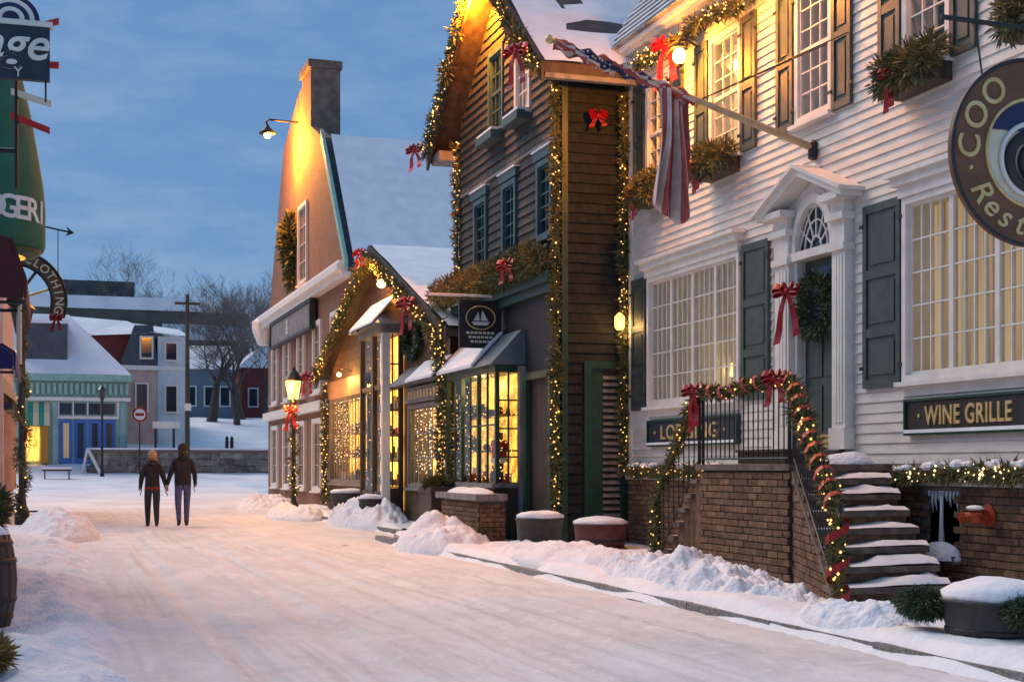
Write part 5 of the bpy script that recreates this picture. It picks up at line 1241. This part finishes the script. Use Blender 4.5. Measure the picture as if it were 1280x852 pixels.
# navy projecting sign
AG = thing('navy_sign', (-.5, 11, 4.1), 'navy projecting sign with white script and blue striped fan on top', 'sign')
MB().box(-1.05, .0, 10.97, 11.03, 4.17, 4.56).build('board', 'sign_navy', AG); MB().box(LW, .02, 10.96, 11.04, 4.561, 4.60).build('top_rail', 'trim_white', AG); MB().tube([(LW + .05, 11, 3.5), (LW + .05, 11, 4.56)], .04, 6).build('standard', 'iron', AG)
m = MB(); m.addmesh(tmesh('age', .34, .006, .28, .012), facing('y', (-.245, 10.962, 4.42))); m.addmesh(tmesh('Y', .10, .006), facing('y', (-.22, 10.962, 4.215))); m.build('lettering', 'trim_white', AG, kind='stuff')
for i, rr in enumerate((.20, .165, .13, .095, .06)):
    m = MB(); m.prism([(-.27 + rr * math.cos(R(a)), 4.603 + rr * .92 * math.sin(R(a))) for a in range(0, 181, 10)], lambda u, v, h: (u, 11 - h, v), -.02, .012 + i * .006); m.build('fan_band', 'navy' if i % 2 == 0 else 'trim_white', AG)
MB().tube([(-.03, 11, 4.17), (-.03, 11, 4.02)], .008, 5).build('hook', 'iron', AG)
SPT = thing('finger_post', (-.30, 12.2, 3.6), 'red and cream finger boards sticking out behind the navy sign', 'sign post')
for (z, x1, tilt, mt) in ((4.98, .07, .35, 'santa_red'), (4.62, .07, .04, 'santa_red'), (4.30, .01, -.25, 'cream'), (4.08, .0, -.35, 'santa_red')):
    m = MB(); m.prism([(-.30, -.025), (x1, -.025), (x1, .025), (-.30, .025)], lambda u, v, h: (u, 12.2 + h, z + v + tilt * (u - x1)), -.015, .015); m.build('finger_board', mt, SPT)
MB().tube([(-.26, 12.2, 3.6), (-.26, 12.2, 5.0)], .02, 6).build('post', 'iron', SPT); MB().tube([(LW + .05, 12.2, 3.5), (LW + .05, 12.2, 3.9), (-.26, 12.2, 3.9)], .02, 6).build('bracket', 'iron', SPT)
# arrow weathervane
t = thing('weather_vane', (.05, 15.5, 3.0), 'small black arrow on a rod right of the green awning', 'weather vane')
MB().tube([(-.3, 15.5, 3.87), (.20, 15.5, 3.78)], .010, 5).build('shaft', 'iron', t)
m = MB(); m.prism([(.24, 3.772), (.16, 3.84), (.185, 3.783), (.15, 3.735)], lambda u, v, h: (u, 15.5 + h, v), -.006, .006); m.build('arrow_head', 'iron', t); MB().tube([(.08, 15.5, 3.80), (.08, 15.5, 3.25)], .005, 5).build('rod', 'iron', t); MB().tube([(LW + .05, 15.5, 3.5), (LW + .05, 15.5, 3.87), (-.3, 15.5, 3.87)], .012, 5).build('bracket', 'iron', t)
# arched clothing sign
CS = thing('arched_sign', (-.38, 17, 3.0), 'arched brown sign lettered CLOTHING at the left edge', 'sign')
ccx, ccz, cr0, cr1 = -.38, 3.22, .40, .56
m = MB()
for i in range(36):
    a, b = R(-20 + i * 6.1), R(-20 + (i + 1) * 6.1)
    m.prism([(ccx + r_ * math.cos(q), ccz + r_ * math.sin(q)) for r_, q in ((cr0, a), (cr1, a), (cr1, b), (cr0, b))], lambda u, v, h: (u, 17 + h, v), -.025, .025)
m.build('arch', 'sign_brown', CS)
for rr in (cr0, cr1): m = MB(); m.tube([(ccx + rr * math.cos(R(a)), 16.97, ccz + rr * math.sin(R(a))) for a in range(-20, 201, 6)], .014, 6); m.build('rim', 'black_paint', CS)
arc_text('CLOTHING', .48, .135, 72, -12, y=16.968, c=(ccx, ccz)).build('lettering', 'cream', CS, kind='stuff')
arc_text('XE', .48, .135, 108, 12, y=16.968, c=(ccx, ccz)).build('lettering', 'cream', CS, kind='stuff')
MB().lathe((ccx, 16.96, ccz + .48), [(.001, -.06), (.06, -.03), (.06, .03), (.001, .06)], 12).build('medallion', 'cream', CS)
for a in (20, 55, 90, 125): MB().tube([(ccx, 17, ccz), (ccx + cr0 * math.cos(R(a)), 17, ccz + cr0 * math.sin(R(a)))], .018, 5).build('spoke', 'gold' if a != 55 else 'dark_wood', CS)
MB().ball((ccx, 17, ccz), .09, 8).build('hub', 'dark_wood', CS); MB().tube([(LW, 17, 3.1), (-.3, 17, 3.1)], .02, 6).build('bracket', 'iron', CS); MB().tube([(ccx + .05, 17, 3.2), (ccx + .05, 17, 2.5)], .03, 6).build('hanger', 'cream', CS)
bow((.07, 16.9, 3.02), 0.172, 'purple red ribbon on the tip of the arched sign', ax='y', tail=.9)
# dark awnings
for (y0, y1, z0, z1, x1, mt, lb) in ((13.0, 15.6, 2.80, 3.32, -.19, 'awning_red', 'dark red cloth awning below the arched sign'), (15.7, 18.5, 2.36, 2.62, -.34, 'awning_blue', 'dark blue cloth awning below the red one')):
    t = thing('cloth_awning', (-.7, (y0 + y1) / 2, z0), lb, 'awning')
    m = MB(); m.prism([(LW + .001, z1 + .25), (x1 - .12, z1), (x1, z0 + .18), (x1, z0), (x1 - .02, z0), (x1 - .02, z0 + .17), (x1 - .14, z1 - .02), (LW + .001, z1 + .23)], lambda u, v, h: (u, h, v), y0, y1); m.build('cloth', mt, t)
    m = MB(); m.prism([(LW + .001, z1 + .22), (x1 - .14, z1 - .03), (x1 - .03, z0 + .15), (x1 - .03, z0), (LW + .001, z0)], lambda u, v, h: (u, h, v), y0 + .01, y0 + .03); m.build('end_cloth', mt, t)
    MB().tube([(LW, y0 + .1, z0 - .03), (x1 - .02, y0 + .1, z0 - .03)], .015, 5).build('frame_rod', 'iron', t)
# garlanded post on the left
PX, PY = -.60, 34.0
t = thing('lamp_post', (PX, PY, .05), 'dark garlanded lamp post at the left edge', 'lamp post')
MB().lathe((PX, PY, .02), [(.16, 0), (.16, .3), (.10, .45), (.075, .7), (.07, 4.2), (.12, 4.3)], 12).build('post', 'iron', t)
MB().lathe((PX, PY, 4.33), [(.14, 0), (.25, .55)], 4).build('lantern_glass', 'dark_room', t); MB().lathe((PX, PY, 4.89), [(.30, 0), (.10, .25), (.02, .4)], 8).build('cap', 'iron', t)
garland('post_garland', [(PX + .10 * math.cos(i * .6), PY + .10 * math.sin(i * .6), 4.2 - i * .1) for i in range(41)], .14, 'garland wound round the dark left lamp post', bulbs=5, bulb_r=.02, dens=240)
# barrel
BRX, BRY = -.54, 11.75
t = thing('wooden_barrel', (BRX, BRY, .1), 'dark oak barrel with snow at the left edge', 'barrel')
pr = lambda z: .245 + .055 * math.sin(math.pi * z / .72)
for i in range(20):
    a0, a1 = 2 * math.pi * (i + .03) / 20, 2 * math.pi * (i + .97) / 20; m = MB()
    for q in range(7):
        z = .72 * q / 6; r_ = pr(z)
        m.v += [(BRX + r_ * math.cos(a0), BRY + r_ * math.sin(a0), .1 + z), (BRX + r_ * math.cos(a1), BRY + r_ * math.sin(a1), .1 + z), (BRX + (r_ - .025) * math.cos(a1), BRY + (r_ - .025) * math.sin(a1), .1 + z), (BRX + (r_ - .025) * math.cos(a0), BRY + (r_ - .025) * math.sin(a0), .1 + z)]
    for q in range(6):
        for e in range(4): m.f.append((q * 4 + e, q * 4 + (e + 1) % 4, q * 4 + 4 + (e + 1) % 4, q * 4 + 4 + e)); m.mi.append(0)
    m.f += [(3, 2, 1, 0), (24, 25, 26, 27)]; m.mi += [0, 0]; m.build('stave', 'dark_wood', t, True)
for z in (.06, .2, .5, .64):
    MB().lathe((BRX, BRY, .1 + z), [(pr(z) + .001, 0), (pr(z) + .008, .003), (pr(z + .04) + .008, .037), (pr(z + .04) + .001, .04)], 32).build('hoop', 'iron', t, True)
m = MB(); m.lathe((BRX, BRY, .79), [(.235, 0), (.24, .05), (.15, .11), (.01, .14)], 20); m.build('snow_cap', 'snow', t, True)
m = MB(); bush(m, (-.50, 12.6, 1.0), .16, .22, .20, 1800, .09, .007); fit(m.build('evergreen_spray', 'needles', None, label='evergreen spray behind the barrel at the left edge', cat='greens'))
m = MB(); bush(m, (-.36, 8.75, .26), .13, .22, .09, 1600, .08, .006); fit(m.build('evergreen_spray', 'gold_needles', None, label='evergreen spray in the lower left corner', cat='greens'))
# far left shop with lit front
L2 = thing('far_left_shop', (-4, 40, 0), 'shop with a lit yellow front at the far left edge', 'shop')
MB().box(-7, -1.05, 35.5, 46, 0, 6.2).build('wall', 'far_pink', L2)
for y in (36.5, 39.5, 42.5):
    MB().box(-1.049, -1.0, y, y + 2.2, .8, 2.5).build('shop_window', 'lit_shop', L2); MB().box(-1.049, -.9, y - .1, y, .7, 2.6).build('pilaster', 'far_pink', L2)
m = MB(); m.prism([(-1.049, 3.5), (-.78, 3.1), (-.78, 2.9), (-1.049, 3.1)], lambda u, v, h: (u, h, v), 36, 46); m.build('awning', 'awning_cream', L2)
MB().box(-1.049, -.85, 36, 46, 2.70, 2.88).build('fascia', 'navy', L2)
MB().box(-7.2, -.9, 35.3, 46.2, 6.2, 6.4).build('cornice', 'trim_white', L2)

# ================================================================== PEOPLE
def skin_person(name, base, label, J, edges, mats, zmat, extra):
    me = bpy.data.meshes.new(name); names = list(J); ix = {n: i for i, n in enumerate(names)}
    me.from_pydata([J[n][0] for n in names], [(ix[a], ix[b]) for a, b in edges], [])
    o = bpy.data.objects.new(name, me); C.objects.link(o)
    md = o.modifiers.new('skin', 'SKIN'); md.use_smooth_shade = True
    for i, n in enumerate(names):
        d = me.skin_vertices[0].data[i]; r_ = J[n][1]; d.radius = r_ if isinstance(r_, tuple) else (r_, r_); d.use_root = (n == 'pelvis')
    o.modifiers.new('sub', 'SUBSURF').levels = 2
    bpy.context.view_layer.update()
    m2 = bpy.data.meshes.new_from_object(o.evaluated_get(bpy.context.evaluated_depsgraph_get())); bpy.data.objects.remove(o)
    m2.materials.clear()
    for mt in mats: m2.materials.append(M[mt])
    for p in m2.polygons: p.material_index = zmat(p.center); p.use_smooth = True
    bm = bmesh.new(); bm.from_mesh(m2)              # five bent fingers on each hand, joined into the body
    def fing(p, d, L, r_):
        t = MB(); d = Vector(d).normalized(); p = Vector(p); q = p + d * L * .5; e = q + (d + Vector((0, .45, 0))).normalized() * L * .5
        t.tube([p, q, e], [r_, r_, r_ * .8], 6); b0 = [bm.verts.new(v) for v in t.v]
        for f in t.f:
            fc = bm.faces.new([b0[i] for i in f]); fc.material_index = extra['hand_mat']
    for hand, sd in (('hand_l', -1), ('hand_r', 1)):
        c = Vector(J[hand][0])
        for k_, L in enumerate((.072, .082, .078, .06)): fing(c + Vector((0, .024 - .016 * k_, -.035)), (0.0, .05, -1), L, .0085)
        fing(c + Vector((-sd * .015, .03, .0)), (-sd * .3, .6, -.6), .065, .0095)
    bm.to_mesh(m2); bm.free()
    return link(name, m2, None, base, label=label, cat='person')
def person(base, s, mats, label, lean, hold, extra, hipw, torso, coat, step=1):
    """walking away from the camera; hold = +1 if the inner hand is the right one, -1 if the left"""
    z = lambda v: v * s
    J = {'pelvis': ((0, 0, z(.93)), (hipw, hipw * .72)), 'belly': ((0, .01, z(1.06)), (torso * .92, torso * .7)), 'chest': ((0, .02, z(1.28)), (torso, torso * .72)),
         'neckb': ((0, .02, z(1.46)), (.085, .08)), 'neck': ((0, .03, z(1.53)), .055), 'head': ((0, .045, z(1.63)), (.080, .095)), 'crown': ((0, .03, z(1.71)), (.070, .082)),
         'sh_l': ((-.175 * s, .02, z(1.41)), .078), 'el_l': ((-.25 * s, -.02, z(1.14)), .062), 'wr_l': ((-.27 * s, .07, z(.92)), .042), 'hand_l': ((-.265 * s, .10, z(.845)), (.022, .04)),
         'sh_r': ((.175 * s, .02, z(1.41)), .078), 'el_r': ((.25 * s, -.02, z(1.14)), .062), 'wr_r': ((.27 * s, .07, z(.92)), .042), 'hand_r': ((.265 * s, .10, z(.845)), (.022, .04)),
         'hip_l': ((-.095 * s, 0, z(.86)), .098), 'kn_l': ((-.10 * s, .10, z(.48)), .076), 'an_l': ((-.095 * s, .12, z(.10)), .056), 'he_l': ((-.095 * s, .10, z(.045)), .045), 'toe_l': ((-.105 * s, .27, z(.035)), .036),
         'hip_r': ((.095 * s, 0, z(.86)), .098), 'kn_r': ((.09 * s, -.02, z(.47)), .076), 'an_r': ((.085 * s, -.20, z(.14)), .056), 'he_r': ((.085 * s, -.22, z(.085)), .045), 'toe_r': ((.09 * s, -.06, z(.035)), .036)}
    if step < 0:
        for q in ('hip', 'kn', 'an', 'he', 'toe'):
            (pl, rl), (pr_, rr) = J[q + '_l'], J[q + '_r']; J[q + '_l'] = ((pl[0], pr_[1] * .8, pr_[2]), rl); J[q + '_r'] = ((pr_[0], pl[1] * .8, pl[2]), rr)
    d = '_r' if hold > 0 else '_l'
    J['el' + d] = ((hold * .26 * s, .0, z(1.15)), .062); J['wr' + d] = ((hold * .325 * s, .04, z(.91)), .042); J['hand' + d] = ((hold * .345 * s, .05, z(.83)), (.022, .04))
    E_ = [('pelvis', 'belly'), ('belly', 'chest'), ('chest', 'neckb'), ('neckb', 'neck'), ('neck', 'head'), ('head', 'crown')]
    for q in ('_l', '_r'): E_ += [('chest', 'sh' + q), ('sh' + q, 'el' + q), ('el' + q, 'wr' + q), ('wr' + q, 'hand' + q), ('pelvis', 'hip' + q), ('hip' + q, 'kn' + q), ('kn' + q, 'an' + q), ('an' + q, 'he' + q), ('he' + q, 'toe' + q)]
    def zm(c):
        if c.z > z(1.505): return 3
        if abs(c.x) > .215 * s and c.z < z(.90): return 3
        if c.z > z(coat) or abs(c.x) > .21 * s: return 0
        if c.z > z(coat - .05) and extra.get('hem'): return 4
        if c.z < z(.13): return 2
        return 1
    o = skin_person('person', base, label, J, E_, mats, zm, extra); return o, s
w_, s_ = person((2.17, 32.6, .0), .945, ['black_cloth', 'dark_jeans', 'boot', 'skin', 'red_cloth'], 'person with fair hair in black jacket and dark trousers walking away', 0, 1, {'hand_mat': 0, 'hem': True}, .150, .175, .93)
b0 = Vector((2.17, 32.6, 0))
m = MB(); m.ball((2.17, 32.60, 1.585), .102, 12, 0, (1, 1.05, 1.15)); bush(m, (2.17, 32.57, 1.50), .085, .05, .10, 260, .06, .010, 1.5); m.build('hair', 'hair_blond', w_, True)
m = MB(); m.lathe((2.17, 32.61, 1.40), [(.10, 0), (.115, .04), (.09, .09)], 14); m.build('collar', 'black_cloth', w_, True)
p_, s_ = person((2.83, 32.55, .0), 1.03, ['black_cloth', 'blue_jeans', 'boot', 'skin'], 'person in black cap and jacket and blue jeans walking away', 0, -1, {'hand_mat': 3}, .172, .215, .88, -1)
m = MB(); m.lathe((2.83, 32.59, 1.70), [(.105, 0), (.108, .03), (.10, .10), (.06, .15), (.01, .165)], 16); m.lathe((2.83, 32.70, 1.695), [(.09, 0), (.09, .02)], 14); m.build('cap', 'black_cloth', p_, True)
m = MB(); m.lathe((2.83, 32.57, 1.58), [(.088, 0), (.10, .06), (.10, .12)], 14, 0, (1, .9)); m.build('hair', 'boot', p_, True)
m = MB(); m.lathe((2.83, 32.57, 1.50), [(.11, 0), (.115, .05), (.095, .09)], 14); m.build('collar', 'black_cloth', p_, True)

# ================================================================== FAR BACKGROUND
FW = 75.0
G = thing('corner_shop', (1.4, 77, 1.4), 'seafoam trimmed corner shop with blue doors and snowy roof', 'shop')
MB().box(-3.2, 3.75, FW, 82, 1.0, 5.9).build('wall', 'seafoam', G)
MB().box(-3.3, 3.95, FW - .30, FW, 5.62, 5.95).build('eave', 'seafoam', G)
MB().box(-3.3, 3.9, FW - .22, FW, 4.62, 4.80).build('cornice', 'trim_white', G)
for i in range(26): MB().box(-3.1 + i * .27, -2.95 + i * .27, FW - .18, FW, 4.95, 5.5).build('bracket', 'seafoam', G)
for i in range(4):
    x = .45 + i * .70; f = MB().box(x, x + .58, FW - .06, FW, 3.95, 4.5).build('transom_window', 'far_glass', G); MB().box(x - .06, x, FW - .09, FW, 3.85, 4.6).build('frame', 'trim_white', f)
MB().box(.35, 3.35, FW - .08, FW, 3.72, 3.86).build('lintel', 'trim_white', G); MB().box(3.24, 3.36, FW - .09, FW, 3.86, 4.6).build('frame', 'trim_white', G)
for i in range(4):
    x = .45 + i * .70; d_ = MB().box(x, x + .62, FW - .05, FW, 1.35, 3.70).build('door', 'far_blue', G); MB().box(x + .18, x + .46, FW - .07, FW - .051, 1.75, 3.5).build('pane', 'far_glass' if i != 0 else 'lit_dim', d_)
for x in (.12, 3.40): MB().box(x, x + .25, FW - .12, FW, 1.3, 4.6).build('pilaster', 'far_teal', G)
m = MB(); m.poly([(-3.3, FW - .3, 5.96), (3.95, FW - .3, 5.96), (.95, FW + 3.4, 9.3), (-3.3, FW + 3.4, 9.3)]); m.poly([(3.95, FW - .3, 5.96), (3.95, 82, 5.96), (.95, 82, 9.3), (.95, FW + 3.4, 9.3)]); m.poly([(-3.3, FW + 3.4, 9.3), (.95, FW + 3.4, 9.3), (.95, 82, 9.3), (-3.3, 82, 9.3)]); m.build('roof', 'far_snow', G)
dm = MB().box(-1.3, .85, FW + .55, FW + 3.4, 6.4, 8.55).build('dormer', 'far_slate', G); MB().box(-1.35, .92, FW + .50, FW + 3.3, 8.551, 8.75).build('dormer_snow', 'far_snow', dm)
# striped scallop awning and orange curtain
t = thing('striped_awning', (-.4, 74.5, 3.0), 'jade and cream striped awning over an orange panel', 'awning')
for i in range(4):
    x0 = -1.05 + i * .26; m = MB(); m.prism([(FW - .01, 4.55), (FW - .5, 4.0), (FW - .62, 3.35), (FW - .6, 3.35), (FW - .48, 3.98), (FW - .01, 4.5)], lambda u, v, h: (h, u, v), x0, x0 + .258); m.build('stripe', ('awning_jade', 'awning_cream')[i % 2], t)
MB().box(-.42, -.08, FW - .3, FW - .02, 1.5, 3.34).build('panel', 'awning_orange', t); MB().box(-1.1, -.5, FW - .2, FW - .02, 1.6, 3.3).build('lit_display', 'lit_shop', t)
# stone retaining wall with snow cap
SW = thing('stone_wall', (6, 73, .9), 'low grey stone wall with snow on top behind the couple', 'wall')
MB().box(1.9, 14, 72.55, 73.1, .5, 2.15).build('core', 'mortar', SW)
stn = []
for v in range(5):
    m = MB(); n = 10; prof = [(.42 + .08 * random.random(), -.5), (.5, -.2), (.5, .3), (.36, .5)]
    m.box(-.5, .5, -.5, .5, -.5, .5); m.v = [(a + random.uniform(-.07, .07), b + random.uniform(-.2, .05), c + random.uniform(-.08, .08)) for a, b, c in m.v]; stn.append(m.mesh('stone', 'stone'))
for r_ in range(4):
    x = 1.9 - .2 * (r_ % 2)
    while x < 13.6:
        L = random.uniform(.35, .75); piece('stone', random.choice(stn), SW, (x + L / 2, 72.55, .86 + r_ * .33 + random.uniform(-.03, .03)), (L * .97, .16, .32)); x += L
m = MB(); m.box(1.8, 14, 72.4, 73.25, 2.15, 2.24); m.build('snow_cap', 'far_snow', SW)
t = thing('white_railing', (2.1, 72.2, 1), 'short white slanted rail at the left end of the stone wall', 'railing')
MB().tube([(1.75, 72.3, 2.2), (2.35, 71.8, .95)], .08, 6).build('rail', 'trim_white', t); MB().tube([(1.5, 72.4, 1.0), (1.75, 72.3, 2.2)], .06, 6).build('post', 'trim_white', t)
# snow covered car shape is only a bench in the photograph
t = thing('park_bench', (.3, 68, .8), 'dark bench half buried in snow before the corner shop', 'bench')
MB().box(-.35, .95, 67.9, 68.3, 1.12, 1.2).build('seat', 'dark_wood', t)
for x in (-.25, .8): MB().box(x, x + .06, 67.95, 68.25, .7, 1.12).build('leg', 'iron', t)
MB().box(-.36, .96, 67.88, 68.32, 1.201, 1.29).build('snow_cap', 'snow', t)
# pale houses behind the corner shop
Hh = thing('pale_house', (5.5, 84, 2.6), 'pale mansard house with dormers and dark red side', 'house')
MB().box(3.95, 7.3, 82, 92, 1.5, 6.8).build('wall', 'far_pink', Hh); MB().box(5.75, 7.32, 81.95, 92, 1.5, 8.6).build('wing', 'far_white', Hh)
MB().box(1.5, 4.6, 82.5, 92, 5.5, 8.7).build('gable_end', 'far_red', Hh)
m = MB(); m.prism([(3.6, 6.81), (5.74, 6.81), (5.5, 9.2), (4.5, 9.2)], lambda u, v, h: (u, h, v), 81.9, 92); m.build('mansard', 'far_slate', Hh)
m = MB(); m.poly([(1.6, 82.1, 8.55), (5.7, 81.7, 8.75), (4.4, 88, 10.0), (.2, 88, 10.25)]); m.build('roof_snow', 'far_snow', Hh)
m = MB(); m.poly([(5.3, 81.6, 8.8), (7.5, 81.6, 8.62), (7.3, 87, 9.5), (4.6, 87, 9.8)]); m.build('roof_snow', 'far_snow', Hh)
MB().box(3.8, 7.35, 81.8, 82, 6.7, 6.95).build('cornice', 'trim_white', Hh)
for x, z0, z1 in ((4.5, 4.3, 6.0), (6.1, 4.3, 5.9), (6.1, 7.2, 8.3), (4.75, 7.3, 8.6)):
    f = MB().box(x, x + .75, 81.75, 81.94, z0, z1).build('window', 'trim_white', Hh); MB().box(x + .1, x + .65, 81.72, 81.749, z0 + .1, z1 - .1).build('pane', 'far_glass', f)
Hb = thing('blue_house', (10.5, 104, 5), 'dim blue grey house behind the big bare tree', 'house')
MB().box(8.6, 12.6, 104, 112, 3.5, 8.3).build('wall', 'far_bluehouse', Hb); m = MB(); m.prism([(103.7, 8.3), (112.3, 8.3), (108, 10.3)], lambda u, v, h: (h, u, v), 8.3, 12.9); m.build('roof', 'far_snow', Hb)
for x in (9.2, 10.5, 11.6):
    for z in (5.6,): f = MB().box(x, x + .8, 103.9, 103.999, z, z + 1.5).build('window', 'far_white', Hb); MB().box(x + .1, x + .7, 103.88, 103.899, z + .1, z + 1.4).build('pane', 'far_glass', f)
Hl = thing('long_building', (10, 135, 6), 'long flat roofed building with snow along its roof edge', 'building')
MB().box(-3, 17.2, 130, 142, 3, 15.1).build('wall', 'far_olive', Hl); m = MB(); m.prism([(129.4, 15.1), (142, 16.0), (142, 17.0), (129.4, 16.2)], lambda u, v, h: (h, u, v), -3.4, 17.6); m.build('roof_snow', 'far_snow', Hl); m = MB(); m.prism([(128.6, 12.9), (129.99, 14.0), (129.99, 13.7), (128.6, 12.5)], lambda u, v, h: (h, u, v), 9.5, 17.6); m.build('lower_roof_snow', 'far_snow', Hl)
MB().box(1.0, 8.0, 146, 155, 3, 19.6).build('rear_wing', 'far_slate', Hl)
for i in range(5):
    x = -1.5 + i * 3.7; f = MB().box(x, x + 2.2, 129.8, 129.999, 11.2, 13.6).build('window', 'far_white' if i % 2 else 'far_slate', Hl); MB().box(x + .2, x + 2.0, 129.75, 129.79, 11.4, 13.4).build('pane', 'far_glass', f)
Hr = thing('red_house', (14.5, 110, 5), 'dull red house half hidden by the brick gable', 'house')
MB().box(13.9, 19, 109, 116, 3.5, 8.8).build('wall', 'far_red', Hr); m = MB(); m.prism([(13.5, 8.8), (19.4, 8.8), (16.4, 11.4)], lambda u, v, h: (u, h, v), 108.7, 116); m.build('roof', 'far_snow', Hr)
for x in (14.3, 15.8): f = MB().box(x, x + .8, 108.9, 108.999, 5.8, 7.3).build('window', 'far_white', Hr); MB().box(x + .1, x + .7, 108.88, 108.899, 5.9, 7.2).build('pane', 'far_glass', f)
# wooded hill line behind
def tree(name, x, y, z, h, label, seed, spread=.55, r0=.28, depth=6, stem=.3, group='bare winter trees'):
    rng = random.Random(seed); t = thing(name, (x, y, z), label, 'tree', group); tk = MB(); cw = MB()
    def grow_(p, d, L, r_, lev):
        k = 3 if lev < 3 else 2; pts = [p]; rs = [r_]; q = p.copy(); dd = d.copy()
        for i in range(k):
            dd = (dd + Vector((rng.gauss(0, .13), rng.gauss(0, .13), rng.gauss(.03, .08)))).normalized(); q = q + dd * L / k; pts.append(q.copy()); rs.append(r_ * (1 - .38 * (i + 1) / k))
        (tk if lev < 3 else cw).tube(pts, rs, 6 if lev < 2 else (4 if lev < 4 else 3), cap=False)
        if lev >= depth: return
        nb = rng.choice((2, 3, 3)) if lev > 0 else 4
        for i in range(nb):
            a = rng.uniform(0, 2 * math.pi); sp = spread * rng.uniform(.6, 1.35)
            nd = (dd + Vector((math.cos(a), math.sin(a), rng.uniform(-.05, .5))) * sp).normalized()
            s = pts[-1] if i == 0 or lev == 0 else pts[rng.randint(max(1, k - 1), k)]
            grow_(s, nd, L * rng.uniform(.62, .86), max(.010, rs[-1] * rng.uniform(.52, .74)), lev + 1)
    grow_(Vector((x, y, z)), Vector((rng.gauss(0, .04), 0, 1)), h * stem, r0, 0)
    tk.build('trunk', 'bark', t); cw.build('crown', 'twig', t); return t
tree('bare_tree', 10.0, 94, gz(94) - .1, 10.5, 'big bare tree with forked trunk right of the couple', 3, .75, .36, 7, .24)
tree('bare_tree', 12.6, 99, gz(99) - .1, 10.0, 'bare tree beside the brick gable, right of the big one', 5, .6, .26, 7, .26)
tree('bare_tree', 13.9, 96, gz(96) - .1, 9.0, 'slim bare tree nearest to the brick gable', 8, .55, .2, 6, .28)
tree('bare_tree', 6.5, 143.5, gz(143), 16.0, 'tall bare crown rising above the snowy rooftops', 11, .7, .32, 7, .3)
tree('bare_tree', 10.5, 144, gz(144), 14.5, 'bare crown right of the tallest one above the long roof', 14, .7, .3, 7, .3)
tree('bare_tree', 3.4, 157, gz(157), 15.0, 'faint bare crown behind the corner shop roof', 17, .65, .3, 6, .3)
tree('bare_tree', 18.0, 120, gz(120), 12.0, 'bare tree glimpsed left of the brick gable corner', 20, .6, .28, 7, .3)
for (x, y, h, lb, sd) in ((11.4, 92, 8.0, 'low bushy bare tree under the big forked one', 23), (14.9, 104, 9.5, 'brownish bare tree behind the slim one', 26), (16.2, 112, 12.5, 'bare tree against the long building', 29), (12.0, 110, 12.5, 'bare tree in front of the blue house', 31), (9.2, 145, 14.5, 'bare tree left above the pale house roof', 37), (14.2, 144, 13.0, 'faint bare crown over the right end of the long roof', 41)):
    tree('bare_tree', x, y, gz(y) - .1, h, lb, sd, .7, .24, 7, .25)
# poles and signs in the middle distance
t = thing('utility_pole', (6.3, 70, .8), 'tall dark wooden pole above the man in the cap', 'pole')
MB().tube([(6.3, 70, .6), (6.3, 70, 9.6)], [.13, .09], 8).build('pole', 'bark', t); MB().box(5.7, 6.9, 69.9, 70.0, 9.1, 9.22).build('crossarm', 'bark', t); MB().box(6.16, 6.45, 69.7, 69.85, 4.0, 4.35).build('notice', 'trim_white', t)
t = thing('traffic_sign', (4.16, 71.5, 1), 'round red and white traffic sign on a thin post', 'sign')
MB().tube([(4.16, 71.5, .8), (4.16, 71.5, 4.1)], .035, 6).build('post', 'iron', t)
q = MB(); q.lathe((0, 0, 0), [(.36, -.01), (.36, .01)], 20); m = MB(); m.v = [(4.16 + x, 71.44 + z, 3.85 + y) for x, y, z in q.v]; m.f = q.f; m.mi = q.mi; m.build('plate', 'red_cloth', t)
q = MB(); q.lathe((0, 0, 0), [(.27, -.008), (.27, .008)], 20); m = MB(); m.v = [(4.16 + x, 71.425 + z, 3.85 + y) for x, y, z in q.v]; m.f = q.f; m.mi = q.mi; m.build('disc', 'far_white', t); MB().box(3.96, 4.36, 71.40, 71.415, 3.78, 3.92).build('bar', 'red_cloth', t)
t = thing('name_sign', (5.6, 74.2, 1.3), 'small white street board on two posts', 'sign')
for x in (5.1, 6.0): MB().tube([(x, 74.2, 1.2), (x, 74.2, 3.6)], .06, 6).build('post', 'iron', t)
MB().box(4.95, 6.3, 74.1, 74.17, 3.25, 3.6).build('board', 'trim_white', t)
for (x, lb) in ((2.35, 'old street lamp with a dark post before the corner shop'),):
    t = thing('far_street_lamp', (x, 70, .8), lb, 'street lamp'); MB().lathe((x, 70, .8), [(.12, 0), (.06, .4), (.045, 3.6), (.1, 3.7)], 8).build('post', 'iron', t); MB().lathe((x, 70, 4.5), [(.1, 0), (.2, .45), (.05, .65)], 6).build('lantern', 'far_glass', t)
for i, x in enumerate((9.35, 9.62)):
    t = thing('bollard', (x, 80, gz(80)), ('left', 'right')[i] + ' one of two small dark bollards on the snowy slope', 'bollard'); MB().lathe((x, 80, gz(80) - .1), [(.1, 0), (.1, .55), (.07, .62), (.11, .7), (.02, .85)], 10).build('body', 'iron', t)
